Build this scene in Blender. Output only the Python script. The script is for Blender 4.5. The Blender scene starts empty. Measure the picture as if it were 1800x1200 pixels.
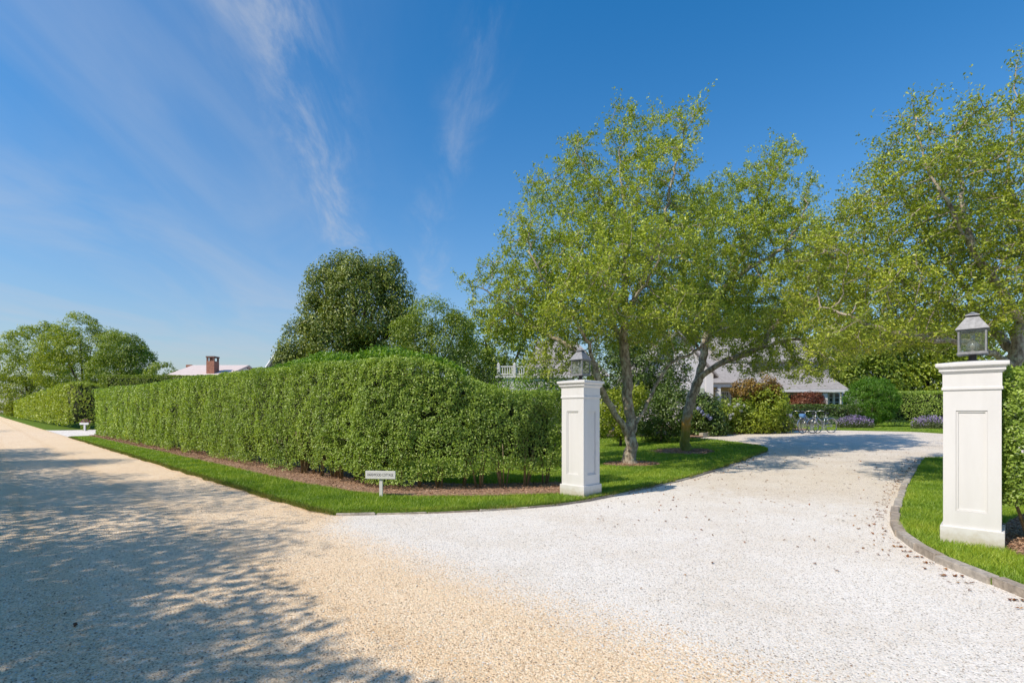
import bpy, bmesh, math, random
import numpy as np
from mathutils import Vector, Matrix

random.seed(7)
RNG = np.random.default_rng(11)
SC = bpy.context.scene
COL = SC.collection

# ------------------------------------------------------------------ camera
CAMH = 1.5
cam_data = bpy.data.cameras.new('camera')
cam = bpy.data.objects.new('camera', cam_data)
COL.objects.link(cam)
cam.location = (0, 0, CAMH)
cam.rotation_euler = (math.radians(90), 0, 0)
cam_data.lens = 18.0
cam_data.sensor_width = 36.0
cam_data.shift_y = 124 / 1800
cam_data.clip_start = 0.05
cam_data.clip_end = 3000
SC.camera = cam

# ------------------------------------------------------------------ sky, sun, exposure
SUN_EL = math.radians(46)
SUN_DIR = Vector((-0.83, -0.56, 0)).normalized() * math.cos(SUN_EL) + Vector((0, 0, math.sin(SUN_EL)))
SC.view_settings.view_transform = 'Standard'
SC.view_settings.look = 'None'
SC.view_settings.gamma = 1.0
SC.view_settings.use_curve_mapping = False
SC.view_settings.exposure = 0.62
SC.cycles.max_bounces = 8
SC.cycles.diffuse_bounces = 4
SC.cycles.transparent_max_bounces = 12
SC.cycles.caustics_reflective = False
SC.cycles.caustics_refractive = False

sun_data = bpy.data.lights.new('sun', 'SUN')
sun_data.energy = 3.15
sun_data.angle = math.radians(0.55)
sun_data.color = (1.0, 0.89, 0.74)
sun = bpy.data.objects.new('sun', sun_data)
COL.objects.link(sun)
sun.rotation_euler = SUN_DIR.to_track_quat('Z', 'Y').to_euler()

world = bpy.data.worlds.new('World')
SC.world = world
world.use_nodes = True
wn, wl = world.node_tree.nodes, world.node_tree.links
wn.clear()


def N(nodes, kind, **kw):
    n = nodes.new(kind)
    for k, v in kw.items():
        if k.startswith('i_'):
            n.inputs[k[2:].replace('_', ' ')].default_value = v
        elif k.startswith('n_'):
            n.inputs[int(k[2:])].default_value = v
        else:
            setattr(n, k, v)
    return n


def ramp(nodes, stops, interp='LINEAR'):
    r = nodes.new('ShaderNodeValToRGB')
    r.color_ramp.interpolation = interp
    el = r.color_ramp.elements
    while len(el) < len(stops):
        el.new(0.5)
    for e, (p, c) in zip(el, stops):
        e.position = p
        e.color = (c[0], c[1], c[2], 1) if hasattr(c, '__len__') else (c, c, c, 1)
    return r


def mathn(nodes, links, op, a, b=None, c=None, clamp=False):
    m = nodes.new('ShaderNodeMath')
    m.operation = op
    m.use_clamp = clamp
    for i, v in enumerate((a, b, c)):
        if v is None:
            continue
        if isinstance(v, (int, float)):
            m.inputs[i].default_value = v
        else:
            links.new(v, m.inputs[i])
    return m.outputs[0]


def build_world():
    out = wn.new('ShaderNodeOutputWorld')
    bg = wn.new('ShaderNodeBackground')
    bg.inputs['Strength'].default_value = 0.122
    sky = wn.new('ShaderNodeTexSky')
    sky.sky_type = 'NISHITA'
    sky.sun_disc = False
    sky.sun_elevation = SUN_EL
    sky.sun_rotation = math.atan2(SUN_DIR.x, SUN_DIR.y)
    sky.altitude = 0
    sky.air_density = 1.0
    sky.dust_density = 0.6
    sky.ozone_density = 3.0
    hs = wn.new('ShaderNodeHueSaturation')
    hs.inputs['Saturation'].default_value = 1.42
    hs.inputs['Hue'].default_value = 0.497
    wl.new(sky.outputs[0], hs.inputs['Color'])
    # cirrus: the view direction projected on a high flat layer
    tc = wn.new('ShaderNodeTexCoord')
    sep = wn.new('ShaderNodeSeparateXYZ')
    wl.new(tc.outputs['Generated'], sep.inputs[0])
    z = mathn(wn, wl, 'MAXIMUM', sep.outputs[2], 0.06)
    u = mathn(wn, wl, 'DIVIDE', sep.outputs[0], z)
    v = mathn(wn, wl, 'DIVIDE', sep.outputs[1], z)
    # across = x shear, so that streaks run as in the photograph
    ac = mathn(wn, wl, 'ADD', u, mathn(wn, wl, 'MULTIPLY', v, 0.19))

    def stretched(sx, sy, scale, detail, rough, dist, off):
        cb = wn.new('ShaderNodeCombineXYZ')
        wl.new(mathn(wn, wl, 'MULTIPLY', ac, sx), cb.inputs[0])
        wl.new(mathn(wn, wl, 'MULTIPLY', v, sy), cb.inputs[1])
        cb.inputs[2].default_value = off
        t = wn.new('ShaderNodeTexNoise')
        t.inputs['Scale'].default_value = scale
        t.inputs['Detail'].default_value = detail
        t.inputs['Roughness'].default_value = rough
        t.inputs['Distortion'].default_value = dist
        wl.new(cb.outputs[0], t.inputs['Vector'])
        return t.outputs[0]
    n_fine = stretched(5.2, 1.3, 1.0, 11, 0.66, 0.45, 3.1)
    n_veil = stretched(1.1, 0.45, 1.0, 5, 0.55, 0.8, 8.4)
    n_mid = stretched(2.2, 0.9, 1.0, 7, 0.6, 1.0, 14.2)
    # main streak about ac = -0.37
    q = mathn(wn, wl, 'ADD', ac, 0.37)
    q = mathn(wn, wl, 'ADD', q, mathn(wn, wl, 'MULTIPLY', mathn(wn, wl, 'SUBTRACT', n_mid, 0.5), 0.36))
    g = mathn(wn, wl, 'DIVIDE', q, 0.115)
    g = mathn(wn, wl, 'EXPONENT', mathn(wn, wl, 'MULTIPLY', mathn(wn, wl, 'MULTIPLY', g, g), -1.0))
    f1 = wn.new('ShaderNodeMapRange')
    f1.interpolation_type = 'SMOOTHSTEP'
    wl.new(n_fine, f1.inputs[0])
    f1.inputs[1].default_value = 0.36
    f1.inputs[2].default_value = 0.78
    a1 = mathn(wn, wl, 'MULTIPLY', g, mathn(wn, wl, 'MULTIPLY', f1.outputs[0], 0.66))
    # second faint streak about ac = 0.14
    q2 = mathn(wn, wl, 'ADD', mathn(wn, wl, 'SUBTRACT', ac, 0.12), mathn(wn, wl, 'MULTIPLY', mathn(wn, wl, 'SUBTRACT', n_mid, 0.5), 0.5))
    g2 = mathn(wn, wl, 'DIVIDE', q2, 0.08)
    g2 = mathn(wn, wl, 'EXPONENT', mathn(wn, wl, 'MULTIPLY', mathn(wn, wl, 'MULTIPLY', g2, g2), -1.0))
    a2 = mathn(wn, wl, 'MULTIPLY', g2, mathn(wn, wl, 'MULTIPLY', f1.outputs[0], 0.30))
    # thin veil to the west
    f3 = wn.new('ShaderNodeMapRange')
    f3.interpolation_type = 'SMOOTHSTEP'
    wl.new(n_veil, f3.inputs[0])
    f3.inputs[1].default_value = 0.33
    f3.inputs[2].default_value = 0.75
    lw = wn.new('ShaderNodeMapRange')
    lw.interpolation_type = 'SMOOTHSTEP'
    wl.new(ac, lw.inputs[0])
    lw.inputs[1].default_value = 0.25
    lw.inputs[2].default_value = -0.9
    a3 = mathn(wn, wl, 'MULTIPLY', f3.outputs[0], mathn(wn, wl, 'MULTIPLY', lw.outputs[0], 0.32))
    a3b = mathn(wn, wl, 'MULTIPLY', a3, mathn(wn, wl, 'ADD', 0.55, mathn(wn, wl, 'MULTIPLY', n_fine, 0.9)))
    a = mathn(wn, wl, 'ADD', mathn(wn, wl, 'ADD', a1, a2), a3b, clamp=True)
    mix = wn.new('ShaderNodeMixRGB')
    wl.new(a, mix.inputs[0])
    # pale summer haze low in the sky, all the way round
    hz = mathn(wn, wl, 'EXPONENT', mathn(wn, wl, 'MULTIPLY', mathn(wn, wl, 'MAXIMUM', sep.outputs[2], 0.0), -4.8))
    hm = wn.new('ShaderNodeMixRGB')
    wl.new(mathn(wn, wl, 'MULTIPLY', hz, 0.88), hm.inputs[0])
    wl.new(hs.outputs[0], hm.inputs[1])
    hm.inputs[2].default_value = (2.2, 2.2, 2.2, 1)
    wl.new(hm.outputs[0], mix.inputs[1])
    mix.inputs[2].default_value = (2.9, 3.15, 3.6, 1)
    wl.new(mix.outputs[0], bg.inputs[0])
    wl.new(bg.outputs[0], out.inputs[0])


build_world()

# ------------------------------------------------------------------ geometry of the place
F = 900.0
S = np.array([-925.0, 900.0]) / math.hypot(925, 900)      # along the street, away from us
PV = np.array([S[1], -S[0]])                              # across the street, towards the house
STREET_ROT = math.atan2(-S[1], -S[0])                     # local x = back along the street, local y = towards house


def hgt(x, y):
    p = PV[0] * x + PV[1] * y
    k = np.clip((p - 9.5) / 22.0, 0, 1)
    return 0.55 * k * k * (3 - 2 * k)


def tp(t, p):
    return (t * S[0] + p * PV[0], t * S[1] + p * PV[1])


def gnd(px, py):
    """point of the ground seen at this picture position (1800 x 1200)"""
    h = 0.0
    for _ in range(40):
        d = F * (CAMH - h) / (py - 724.0)
        x = (px - 900.0) / F * d
        h = 0.5 * h + 0.5 * float(hgt(x, d))
    return (x, d)


def at(px, py, d):
    return Vector(((px - 900.0) / F * d, d, CAMH - (py - 724.0) / F * d))


# ------------------------------------------------------------------ noise in numpy
def _hash(i, j, k, seed):
    n = (i * 374761393 + j * 668265263 + k * 2147483647 + seed * 1274126177) & 0xFFFFFFFF
    n = ((n ^ (n >> 13)) * 1274126177) & 0xFFFFFFFF
    n = (n ^ (n >> 16)) & 0xFFFF
    return n / 65535.0


def vnoise(P, scale=1.0, seed=0):
    Q = np.asarray(P, float) * scale + 1000.0
    I = np.floor(Q).astype(np.int64)
    f = Q - I
    f = f * f * (3 - 2 * f)
    r = 0
    for dx in (0, 1):
        for dy in (0, 1):
            for dz in (0, 1):
                w = (f[:, 0] if dx else 1 - f[:, 0]) * (f[:, 1] if dy else 1 - f[:, 1]) * (f[:, 2] if dz else 1 - f[:, 2])
                r = r + w * _hash(I[:, 0] + dx, I[:, 1] + dy, I[:, 2] + dz, seed)
    return r


# ------------------------------------------------------------------ object helpers
def tag(o, label=None, cat=None, group=None, kind=None):
    if label:
        o['label'] = label
    if cat:
        o['category'] = cat
    if group:
        o['group'] = group
    if kind:
        o['kind'] = kind
    return o


def thing(name, label, cat, loc=(0, 0, 0), rotz=0.0, group=None):
    o = bpy.data.objects.new(name, None)
    o.empty_display_size = 0.2
    COL.objects.link(o)
    o.location = loc
    o.rotation_euler = (0, 0, rotz)
    return tag(o, label, cat, group)


def link(name, me, mat=None, parent=None):
    o = bpy.data.objects.new(name, me)
    COL.objects.link(o)
    if mat is not None and not me.materials:
        me.materials.append(mat)
    if parent is not None:
        o.parent = parent
    return o


def fast_mesh(name, V, Fc):
    V = np.asarray(V, np.float32)
    Fc = np.asarray(Fc, np.int32)
    n, k = Fc.shape
    me = bpy.data.meshes.new(name)
    me.vertices.add(len(V))
    me.vertices.foreach_set('co', V.ravel())
    me.loops.add(n * k)
    me.loops.foreach_set('vertex_index', Fc.ravel())
    me.polygons.add(n)
    me.polygons.foreach_set('loop_start', np.arange(0, n * k, k, dtype=np.int32))
    me.polygons.foreach_set('loop_total', np.full(n, k, np.int32))
    me.update(calc_edges=True)
    return me


def to_local(parent, P):
    """world points into the frame of an unrotated thing"""
    if parent is None:
        return P
    return np.asarray(P) - np.array(parent.location)


def bm_obj(name, bm, mat=None, parent=None, smooth=False):
    me = bpy.data.meshes.new(name)
    bm.normal_update()
    bm.to_mesh(me)
    bm.free()
    if smooth:
        me.polygons.foreach_set('use_smooth', [True] * len(me.polygons))
    return link(name, me, mat, parent)


def add_box(bm, lo, hi, bevel=0.0, M=None):
    c = [(a + b) / 2 for a, b in zip(lo, hi)]
    d = [b - a for a, b in zip(lo, hi)]
    r = bmesh.ops.create_cube(bm, size=1.0)
    vs = r['verts']
    bmesh.ops.scale(bm, vec=d, verts=vs)
    bmesh.ops.translate(bm, vec=c, verts=vs)
    if bevel > 0:
        es = list({e for v in vs for e in v.link_edges})
        rb = bmesh.ops.bevel(bm, geom=es, offset=bevel, segments=2, affect='EDGES', profile=0.6)
        vs = list({v for f in rb['faces'] for v in f.verts} | {v for v in vs if v.is_valid})
    if M is not None:
        bmesh.ops.transform(bm, matrix=M, verts=vs)
    return vs


def box_obj(name, lo, hi, mat, parent=None, bevel=0.0, M=None):
    bm = bmesh.new()
    add_box(bm, lo, hi, bevel, M)
    return bm_obj(name, bm, mat, parent)


def add_frustum(bm, hb, ht, z0, z1):
    vs = [bm.verts.new((sx * h, sy * h, z)) for z, h in ((z0, hb), (z1, ht)) for sx, sy in ((-1, -1), (1, -1), (1, 1), (-1, 1))]
    for i in range(4):
        j = (i + 1) % 4
        bm.faces.new((vs[i], vs[j], vs[4 + j], vs[4 + i]))
    bm.faces.new(vs[3::-1])
    bm.faces.new(vs[4:8])


def add_tube(bm, pts, r, sides=8, cap=True):
    pts = [Vector(p) for p in pts]
    rs = r if hasattr(r, '__len__') else [r] * len(pts)
    rings = []
    t0 = (pts[1] - pts[0]).normalized()
    up = Vector((0, 0, 1)) if abs(t0.z) < 0.9 else Vector((1, 0, 0))
    a = t0.cross(up).normalized()
    for i, p in enumerate(pts):
        t = (pts[min(i + 1, len(pts) - 1)] - pts[max(i - 1, 0)]).normalized()
        a = (a - t * a.dot(t)).normalized()
        b = t.cross(a)
        rings.append([bm.verts.new(p + (a * math.cos(2 * math.pi * k / sides) + b * math.sin(2 * math.pi * k / sides)) * rs[i]) for k in range(sides)])
    for A, B in zip(rings, rings[1:]):
        for k in range(sides):
            j = (k + 1) % sides
            bm.faces.new((A[k], A[j], B[j], B[k]))
    if cap:
        bm.faces.new(rings[0][::-1])
        bm.faces.new(rings[-1])


def add_ring(bm, R, r, seg=28, sides=6, M=None):
    vs = []
    for i in range(seg):
        a = 2 * math.pi * i / seg
        row = []
        for k in range(sides):
            b = 2 * math.pi * k / sides
            row.append(bm.verts.new(((R + r * math.cos(b)) * math.cos(a), r * math.sin(b), (R + r * math.cos(b)) * math.sin(a))))
        vs.append(row)
    for i in range(seg):
        A, B = vs[i], vs[(i + 1) % seg]
        for k in range(sides):
            j = (k + 1) % sides
            bm.faces.new((A[k], B[k], B[j], A[j]))
    if M is not None:
        bmesh.ops.transform(bm, matrix=M, verts=[v for row in vs for v in row])


# ------------------------------------------------------------------ materials
def new_mat(name):
    m = bpy.data.materials.new(name)
    m.use_nodes = True
    nt = m.node_tree
    return m, nt.nodes, nt.links, nt.nodes['Principled BSDF']


def simple_mat(name, color, rough=0.5, metal=0.0, noise=0.0, nscale=20.0, bump=0.0, bscale=60.0):
    m, n, l, b = new_mat(name)
    b.inputs['Roughness'].default_value = rough
    b.inputs['Metallic'].default_value = metal
    tc = n.new('ShaderNodeTexCoord')
    if noise > 0:
        t = N(n, 'ShaderNodeTexNoise', i_Scale=nscale, i_Detail=6.0, i_Roughness=0.6)
        l.new(tc.outputs['Object'], t.inputs['Vector'])
        lo = [c * (1 - noise) for c in color]
        hi = [min(1, c * (1 + noise)) for c in color]
        r = ramp(n, [(0.3, lo), (0.7, hi)])
        l.new(t.outputs[0], r.inputs[0])
        l.new(r.outputs[0], b.inputs['Base Color'])
    else:
        b.inputs['Base Color'].default_value = (*color, 1)
    if bump > 0:
        t = N(n, 'ShaderNodeTexNoise', i_Scale=bscale, i_Detail=5.0)
        l.new(tc.outputs['Object'], t.inputs['Vector'])
        bp = N(n, 'ShaderNodeBump', i_Strength=bump, i_Distance=0.01)
        l.new(t.outputs[0], bp.inputs['Height'])
        l.new(bp.outputs[0], b.inputs['Normal'])
    return m


GAIN = {'grass blades': 2.1, 'privet leaves': 2.55, 'privet leaves yellow': 2.0, 'privet new growth': 1.75, 'crab apple leaves': 2.75, 'crab apple leaves broad': 2.6, 'holly leaves': 2.5,
        'mid green leaves': 1.9, 'yellow green leaves': 1.8, 'rhododendron leaves': 1.9, 'round yew needles': 1.3, 'red maple leaves': 1.5, 'rust tinted leaves': 1.5}


def leaf_mat(name, stops, transl=0.3, tcol=None, rough=0.40, spec=0.5, patch=0.35, pscale=0.9):
    """stops: colours over the per-leaf random value"""
    k = GAIN.get(name, 1.0)
    stops = [(p, tuple(min(0.62, c * k) for c in col)) for p, col in stops]
    m, n, l, b = new_mat(name)
    geo = n.new('ShaderNodeNewGeometry')
    tc = n.new('ShaderNodeTexCoord')
    nz = N(n, 'ShaderNodeTexNoise', i_Scale=pscale, i_Detail=3.0)
    l.new(geo.outputs['Position'], nz.inputs['Vector'])
    v = mathn(n, l, 'ADD', mathn(n, l, 'MULTIPLY', geo.outputs['Random Per Island'], 1 - patch),
              mathn(n, l, 'MULTIPLY', mathn(n, l, 'SUBTRACT', mathn(n, l, 'MULTIPLY', nz.outputs[0], 2.0), 0.5), patch), clamp=True)
    r = ramp(n, stops)
    l.new(v, r.inputs[0])
    l.new(r.outputs[0], b.inputs['Base Color'])
    b.inputs['Roughness'].default_value = rough
    b.inputs['Specular IOR Level'].default_value = spec
    tr = n.new('ShaderNodeBsdfTranslucent')
    mx = n.new('ShaderNodeMixRGB')
    mx.blend_type = 'MULTIPLY'
    mx.inputs[0].default_value = 1.0
    l.new(r.outputs[0], mx.inputs[1])
    tcol = tcol or (1.4, 1.4, 0.5)
    mx.inputs[2].default_value = (*tcol, 1)
    l.new(mx.outputs[0], tr.inputs['Color'])
    ms = n.new('ShaderNodeMixShader')
    ms.inputs[0].default_value = transl
    l.new(b.outputs[0], ms.inputs[1])
    l.new(tr.outputs[0], ms.inputs[2])
    l.new(ms.outputs[0], n['Material Output'].inputs['Surface'])
    return m


def gravel_mat(name, kind):
    """kind 'mix': tan on the street, white shell beyond the street edge; 'white': all white"""
    m, n, l, b = new_mat(name)
    geo = n.new('ShaderNodeNewGeometry')
    sep = n.new('ShaderNodeSeparateXYZ')
    l.new(geo.outputs['Position'], sep.inputs[0])
    vor = N(n, 'ShaderNodeTexVoronoi', i_Scale=105.0, i_Randomness=1.0)
    l.new(geo.outputs['Position'], vor.inputs['Vector'])
    vor2 = N(n, 'ShaderNodeTexVoronoi', i_Scale=52.0, i_Randomness=1.0)
    l.new(geo.outputs['Position'], vor2.inputs['Vector'])
    cs = n.new('ShaderNodeSeparateColor')
    l.new(vor.outputs['Color'], cs.inputs[0])
    cs2 = n.new('ShaderNodeSeparateColor')
    l.new(vor2.outputs['Color'], cs2.inputs[0])
    big = N(n, 'ShaderNodeTexNoise', i_Scale=0.8, i_Detail=5.0, i_Roughness=0.62)
    l.new(geo.outputs['Position'], big.inputs['Vector'])
    mid = N(n, 'ShaderNodeTexNoise', i_Scale=5.0, i_Detail=6.0, i_Roughness=0.65)
    l.new(geo.outputs['Position'], mid.inputs['Vector'])
    tan = ramp(n, [(0.0, (0.30, 0.20, 0.13)), (0.06, (0.58, 0.42, 0.27)), (0.30, (0.78, 0.59, 0.39)), (0.65, (0.86, 0.68, 0.47)), (0.9, (0.88, 0.75, 0.57)), (1.0, (0.88, 0.83, 0.73))])
    l.new(cs.outputs[0], tan.inputs[0])
    wht = ramp(n, [(0.0, (0.20, 0.18, 0.155)), (0.045, (0.40, 0.37, 0.33)), (0.12, (0.68, 0.64, 0.59)), (0.4, (0.81, 0.775, 0.73)), (0.8, (0.87, 0.845, 0.805)), (1.0, (0.75, 0.67, 0.56))])
    l.new(cs.outputs[1], wht.inputs[0])
    # dirtier patches of the white shell, where cars roll and under the trees
    wd = n.new('ShaderNodeMixRGB')
    wd.blend_type = 'MULTIPLY'
    pm = N(n, 'ShaderNodeMapRange', n_1=0.42, n_2=0.72)
    l.new(mathn(n, l, 'ADD', mathn(n, l, 'MULTIPLY', big.outputs[0], 0.65), mathn(n, l, 'MULTIPLY', mid.outputs[0], 0.35)), pm.inputs[0])
    l.new(mathn(n, l, 'MULTIPLY', pm.outputs[0], 0.75), wd.inputs[0])
    l.new(wht.outputs[0], wd.inputs[1])
    wd.inputs[2].default_value = (0.82, 0.755, 0.66, 1)
    white = wd.outputs[0]
    # inside the gate the shell turns a little darker and tanner
    pc0 = mathn(n, l, 'ADD', mathn(n, l, 'MULTIPLY', sep.outputs[0], float(PV[0])), mathn(n, l, 'MULTIPLY', sep.outputs[1], float(PV[1])))
    ag = N(n, 'ShaderNodeMapRange', n_1=8.6, n_2=10.6)
    ag.interpolation_type = 'SMOOTHSTEP'
    l.new(mathn(n, l, 'ADD', pc0, mathn(n, l, 'MULTIPLY', mathn(n, l, 'SUBTRACT', mid.outputs[0], 0.5), 2.6)), ag.inputs[0])
    wo = n.new('ShaderNodeMixRGB')
    wo.blend_type = 'MULTIPLY'
    l.new(ag.outputs[0], wo.inputs[0])
    l.new(white, wo.inputs[1])
    wo.inputs[2].default_value = (0.90, 0.86, 0.80, 1)
    white = wo.outputs[0]
    trk = mathn(n, l, 'ADD', pc0, mathn(n, l, 'MULTIPLY', mathn(n, l, 'SUBTRACT', big.outputs[0], 0.5), 0.7))
    tk = mathn(n, l, 'PINGPONG', mathn(n, l, 'ADD', trk, 0.35), 0.75)
    tkr = N(n, 'ShaderNodeMapRange', n_1=0.48, n_2=0.72)
    tkr.interpolation_type = 'SMOOTHSTEP'
    l.new(tk, tkr.inputs[0])
    wear = mathn(n, l, 'MULTIPLY', tkr.outputs[0], mathn(n, l, 'ADD', 0.25, mathn(n, l, 'MULTIPLY', mid.outputs[0], 0.6)))
    tv = n.new('ShaderNodeMixRGB')
    tv.blend_type = 'MULTIPLY'
    l.new(mathn(n, l, 'ADD', mathn(n, l, 'MULTIPLY', pm.outputs[0], 0.55), mathn(n, l, 'MULTIPLY', wear, 0.55), clamp=True), tv.inputs[0])
    l.new(tan.outputs[0], tv.inputs[1])
    tv.inputs[2].default_value = (0.86, 0.78, 0.67, 1)
    if kind == 'white':
        col = white
    else:
        tc_ = mathn(n, l, 'ADD', mathn(n, l, 'MULTIPLY', sep.outputs[0], float(S[0])), mathn(n, l, 'MULTIPLY', sep.outputs[1], float(S[1])))
        lim = mathn(n, l, 'MULTIPLY', mathn(n, l, 'MAXIMUM', mathn(n, l, 'SUBTRACT', tc_, 6.3), 0.0), 0.9)
        e = mathn(n, l, 'SUBTRACT', pc0, lim)
        e = mathn(n, l, 'ADD', e, mathn(n, l, 'MULTIPLY', mathn(n, l, 'SUBTRACT', mid.outputs[0], 0.5), 0.8))
        e = mathn(n, l, 'ADD', e, mathn(n, l, 'MULTIPLY', mathn(n, l, 'SUBTRACT', big.outputs[0], 0.5), 0.8))
        e = mathn(n, l, 'ADD', e, mathn(n, l, 'MULTIPLY', mathn(n, l, 'SUBTRACT', cs.outputs[2], 0.5), 0.72))
        mr = N(n, 'ShaderNodeMapRange', n_1=2.92, n_2=3.16)
        mr.interpolation_type = 'SMOOTHSTEP'
        l.new(e, mr.inputs[0])
        mx = n.new('ShaderNodeMixRGB')
        l.new(mr.outputs[0], mx.inputs[0])
        l.new(tv.outputs[0], mx.inputs[1])
        l.new(white, mx.inputs[2])
        col = mx.outputs[0]
    l.new(col, b.inputs['Base Color'])
    b.inputs['Roughness'].default_value = 0.85
    b.inputs['Specular IOR Level'].default_value = 0.2
    hgt_ = mathn(n, l, 'ADD', mathn(n, l, 'MULTIPLY', vor.outputs['Distance'], -0.6), mathn(n, l, 'MULTIPLY', vor2.outputs['Distance'], -0.5))
    hgt_ = mathn(n, l, 'ADD', hgt_, mathn(n, l, 'MULTIPLY', mid.outputs[0], 1.2))
    bp = N(n, 'ShaderNodeBump', i_Strength=0.75, i_Distance=0.011)
    l.new(hgt_, bp.inputs['Height'])
    l.new(bp.outputs[0], b.inputs['Normal'])
    return m


def grass_sheet_mat(name, dark, light):
    m, n, l, b = new_mat(name)
    geo = n.new('ShaderNodeNewGeometry')
    t = N(n, 'ShaderNodeTexNoise', i_Scale=2.0, i_Detail=8.0, i_Roughness=0.7)
    l.new(geo.outputs['Position'], t.inputs['Vector'])
    r = ramp(n, [(0.3, dark), (0.7, light)])
    l.new(t.outputs[0], r.inputs[0])
    l.new(r.outputs[0], b.inputs['Base Color'])
    b.inputs['Roughness'].default_value = 0.9
    b.inputs['Specular IOR Level'].default_value = 0.05
    t2 = N(n, 'ShaderNodeTexNoise', i_Scale=45.0, i_Detail=4.0)
    l.new(geo.outputs['Position'], t2.inputs['Vector'])
    bp = N(n, 'ShaderNodeBump', i_Strength=0.9, i_Distance=0.03)
    l.new(t2.outputs[0], bp.inputs['Height'])
    bp.inputs['Strength'].default_value = 0.35
    l.new(bp.outputs[0], b.inputs['Normal'])
    return m


def bark_mat(name, moss=None):
    m, n, l, b = new_mat(name)
    geo = n.new('ShaderNodeNewGeometry')
    mp = N(n, 'ShaderNodeMapping')
    mp.inputs['Scale'].default_value = (1, 1, 0.45)
    l.new(geo.outputs['Position'], mp.inputs[0])
    t = N(n, 'ShaderNodeTexNoise', i_Scale=14.0, i_Detail=8.0, i_Roughness=0.68)
    l.new(mp.outputs[0], t.inputs['Vector'])
    r = ramp(n, [(0.30, (0.085, 0.066, 0.048)), (0.46, (0.24, 0.195, 0.15)), (0.58, (0.42, 0.37, 0.295)), (0.75, (0.55, 0.52, 0.44))])
    l.new(t.outputs[0], r.inputs[0])
    lich = N(n, 'ShaderNodeTexNoise', i_Scale=7.0, i_Detail=6.0, i_Roughness=0.7)
    l.new(geo.outputs['Position'], lich.inputs['Vector'])
    lr = N(n, 'ShaderNodeMapRange', n_1=0.52, n_2=0.62)
    l.new(lich.outputs[0], lr.inputs[0])
    mx = n.new('ShaderNodeMixRGB')
    l.new(mathn(n, l, 'MULTIPLY', lr.outputs[0], 0.75), mx.inputs[0])
    l.new(r.outputs[0], mx.inputs[1])
    mx.inputs[2].default_value = (0.50, 0.51, 0.38, 1)
    col = mx.outputs[0]
    if moss:
        z0, z1, z2 = moss
        sep = n.new('ShaderNodeSeparateXYZ')
        l.new(geo.outputs['Position'], sep.inputs[0])
        zz = mathn(n, l, 'ADD', sep.outputs[2], mathn(n, l, 'MULTIPLY', mathn(n, l, 'SUBTRACT', lich.outputs[0], 0.5), 0.9))
        a = N(n, 'ShaderNodeMapRange', n_1=z2, n_2=z1)
        l.new(zz, a.inputs[0])
        mo = ramp(n, [(0.0, (0.13, 0.17, 0.02)), (0.40, (0.24, 0.22, 0.02)), (0.62, (0.52, 0.27, 0.03)), (1.0, (0.42, 0.32, 0.14))])
        hz = N(n, 'ShaderNodeMapRange', n_1=z0, n_2=z2)
        l.new(zz, hz.inputs[0])
        l.new(hz.outputs[0], mo.inputs[0])
        mx2 = n.new('ShaderNodeMixRGB')
        l.new(mathn(n, l, 'MULTIPLY', a.outputs[0], 0.85), mx2.inputs[0])
        l.new(col, mx2.inputs[1])
        l.new(mo.outputs[0], mx2.inputs[2])
        col = mx2.outputs[0]
    l.new(col, b.inputs['Base Color'])
    b.inputs['Roughness'].default_value = 0.9
    b.inputs['Specular IOR Level'].default_value = 0.15
    bp = N(n, 'ShaderNodeBump', i_Strength=0.9, i_Distance=0.03)
    l.new(t.outputs[0], bp.inputs['Height'])
    l.new(bp.outputs[0], b.inputs['Normal'])
    return m


def band_mat(name, base, dark, period, rough=0.7, axis='Z', nscale=9.0, brick=None):
    """boards or shingle courses too far away to build: a joint every period metres, tone varying per piece"""
    m, n, l, b = new_mat(name)
    tc = n.new('ShaderNodeTexCoord')
    t = N(n, 'ShaderNodeTexNoise', i_Scale=nscale, i_Detail=5.0, i_Roughness=0.7)
    l.new(tc.outputs['Object'], t.inputs['Vector'])
    sep = n.new('ShaderNodeSeparateXYZ')
    l.new(tc.outputs['Object'], sep.inputs[0])
    v = mathn(n, l, 'FRACT', mathn(n, l, 'DIVIDE', sep.outputs['XYZ'.index(axis)], period))
    r = ramp(n, [(0.25, dark), (0.75, base)])
    l.new(t.outputs[0], r.inputs[0])
    mx = n.new('ShaderNodeMixRGB')
    mx.blend_type = 'MULTIPLY'
    ln = N(n, 'ShaderNodeMapRange', n_1=0.14, n_2=0.02)
    l.new(v, ln.inputs[0])
    l.new(mathn(n, l, 'MULTIPLY', ln.outputs[0], 0.5), mx.inputs[0])
    l.new(r.outputs[0], mx.inputs[1])
    mx.inputs[2].default_value = (0.45, 0.43, 0.42, 1)
    l.new(mx.outputs[0], b.inputs['Base Color'])
    b.inputs['Roughness'].default_value = rough
    bp = N(n, 'ShaderNodeBump', i_Strength=0.6, i_Distance=0.02)
    l.new(v, bp.inputs['Height'])
    l.new(bp.outputs[0], b.inputs['Normal'])
    return m


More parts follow.
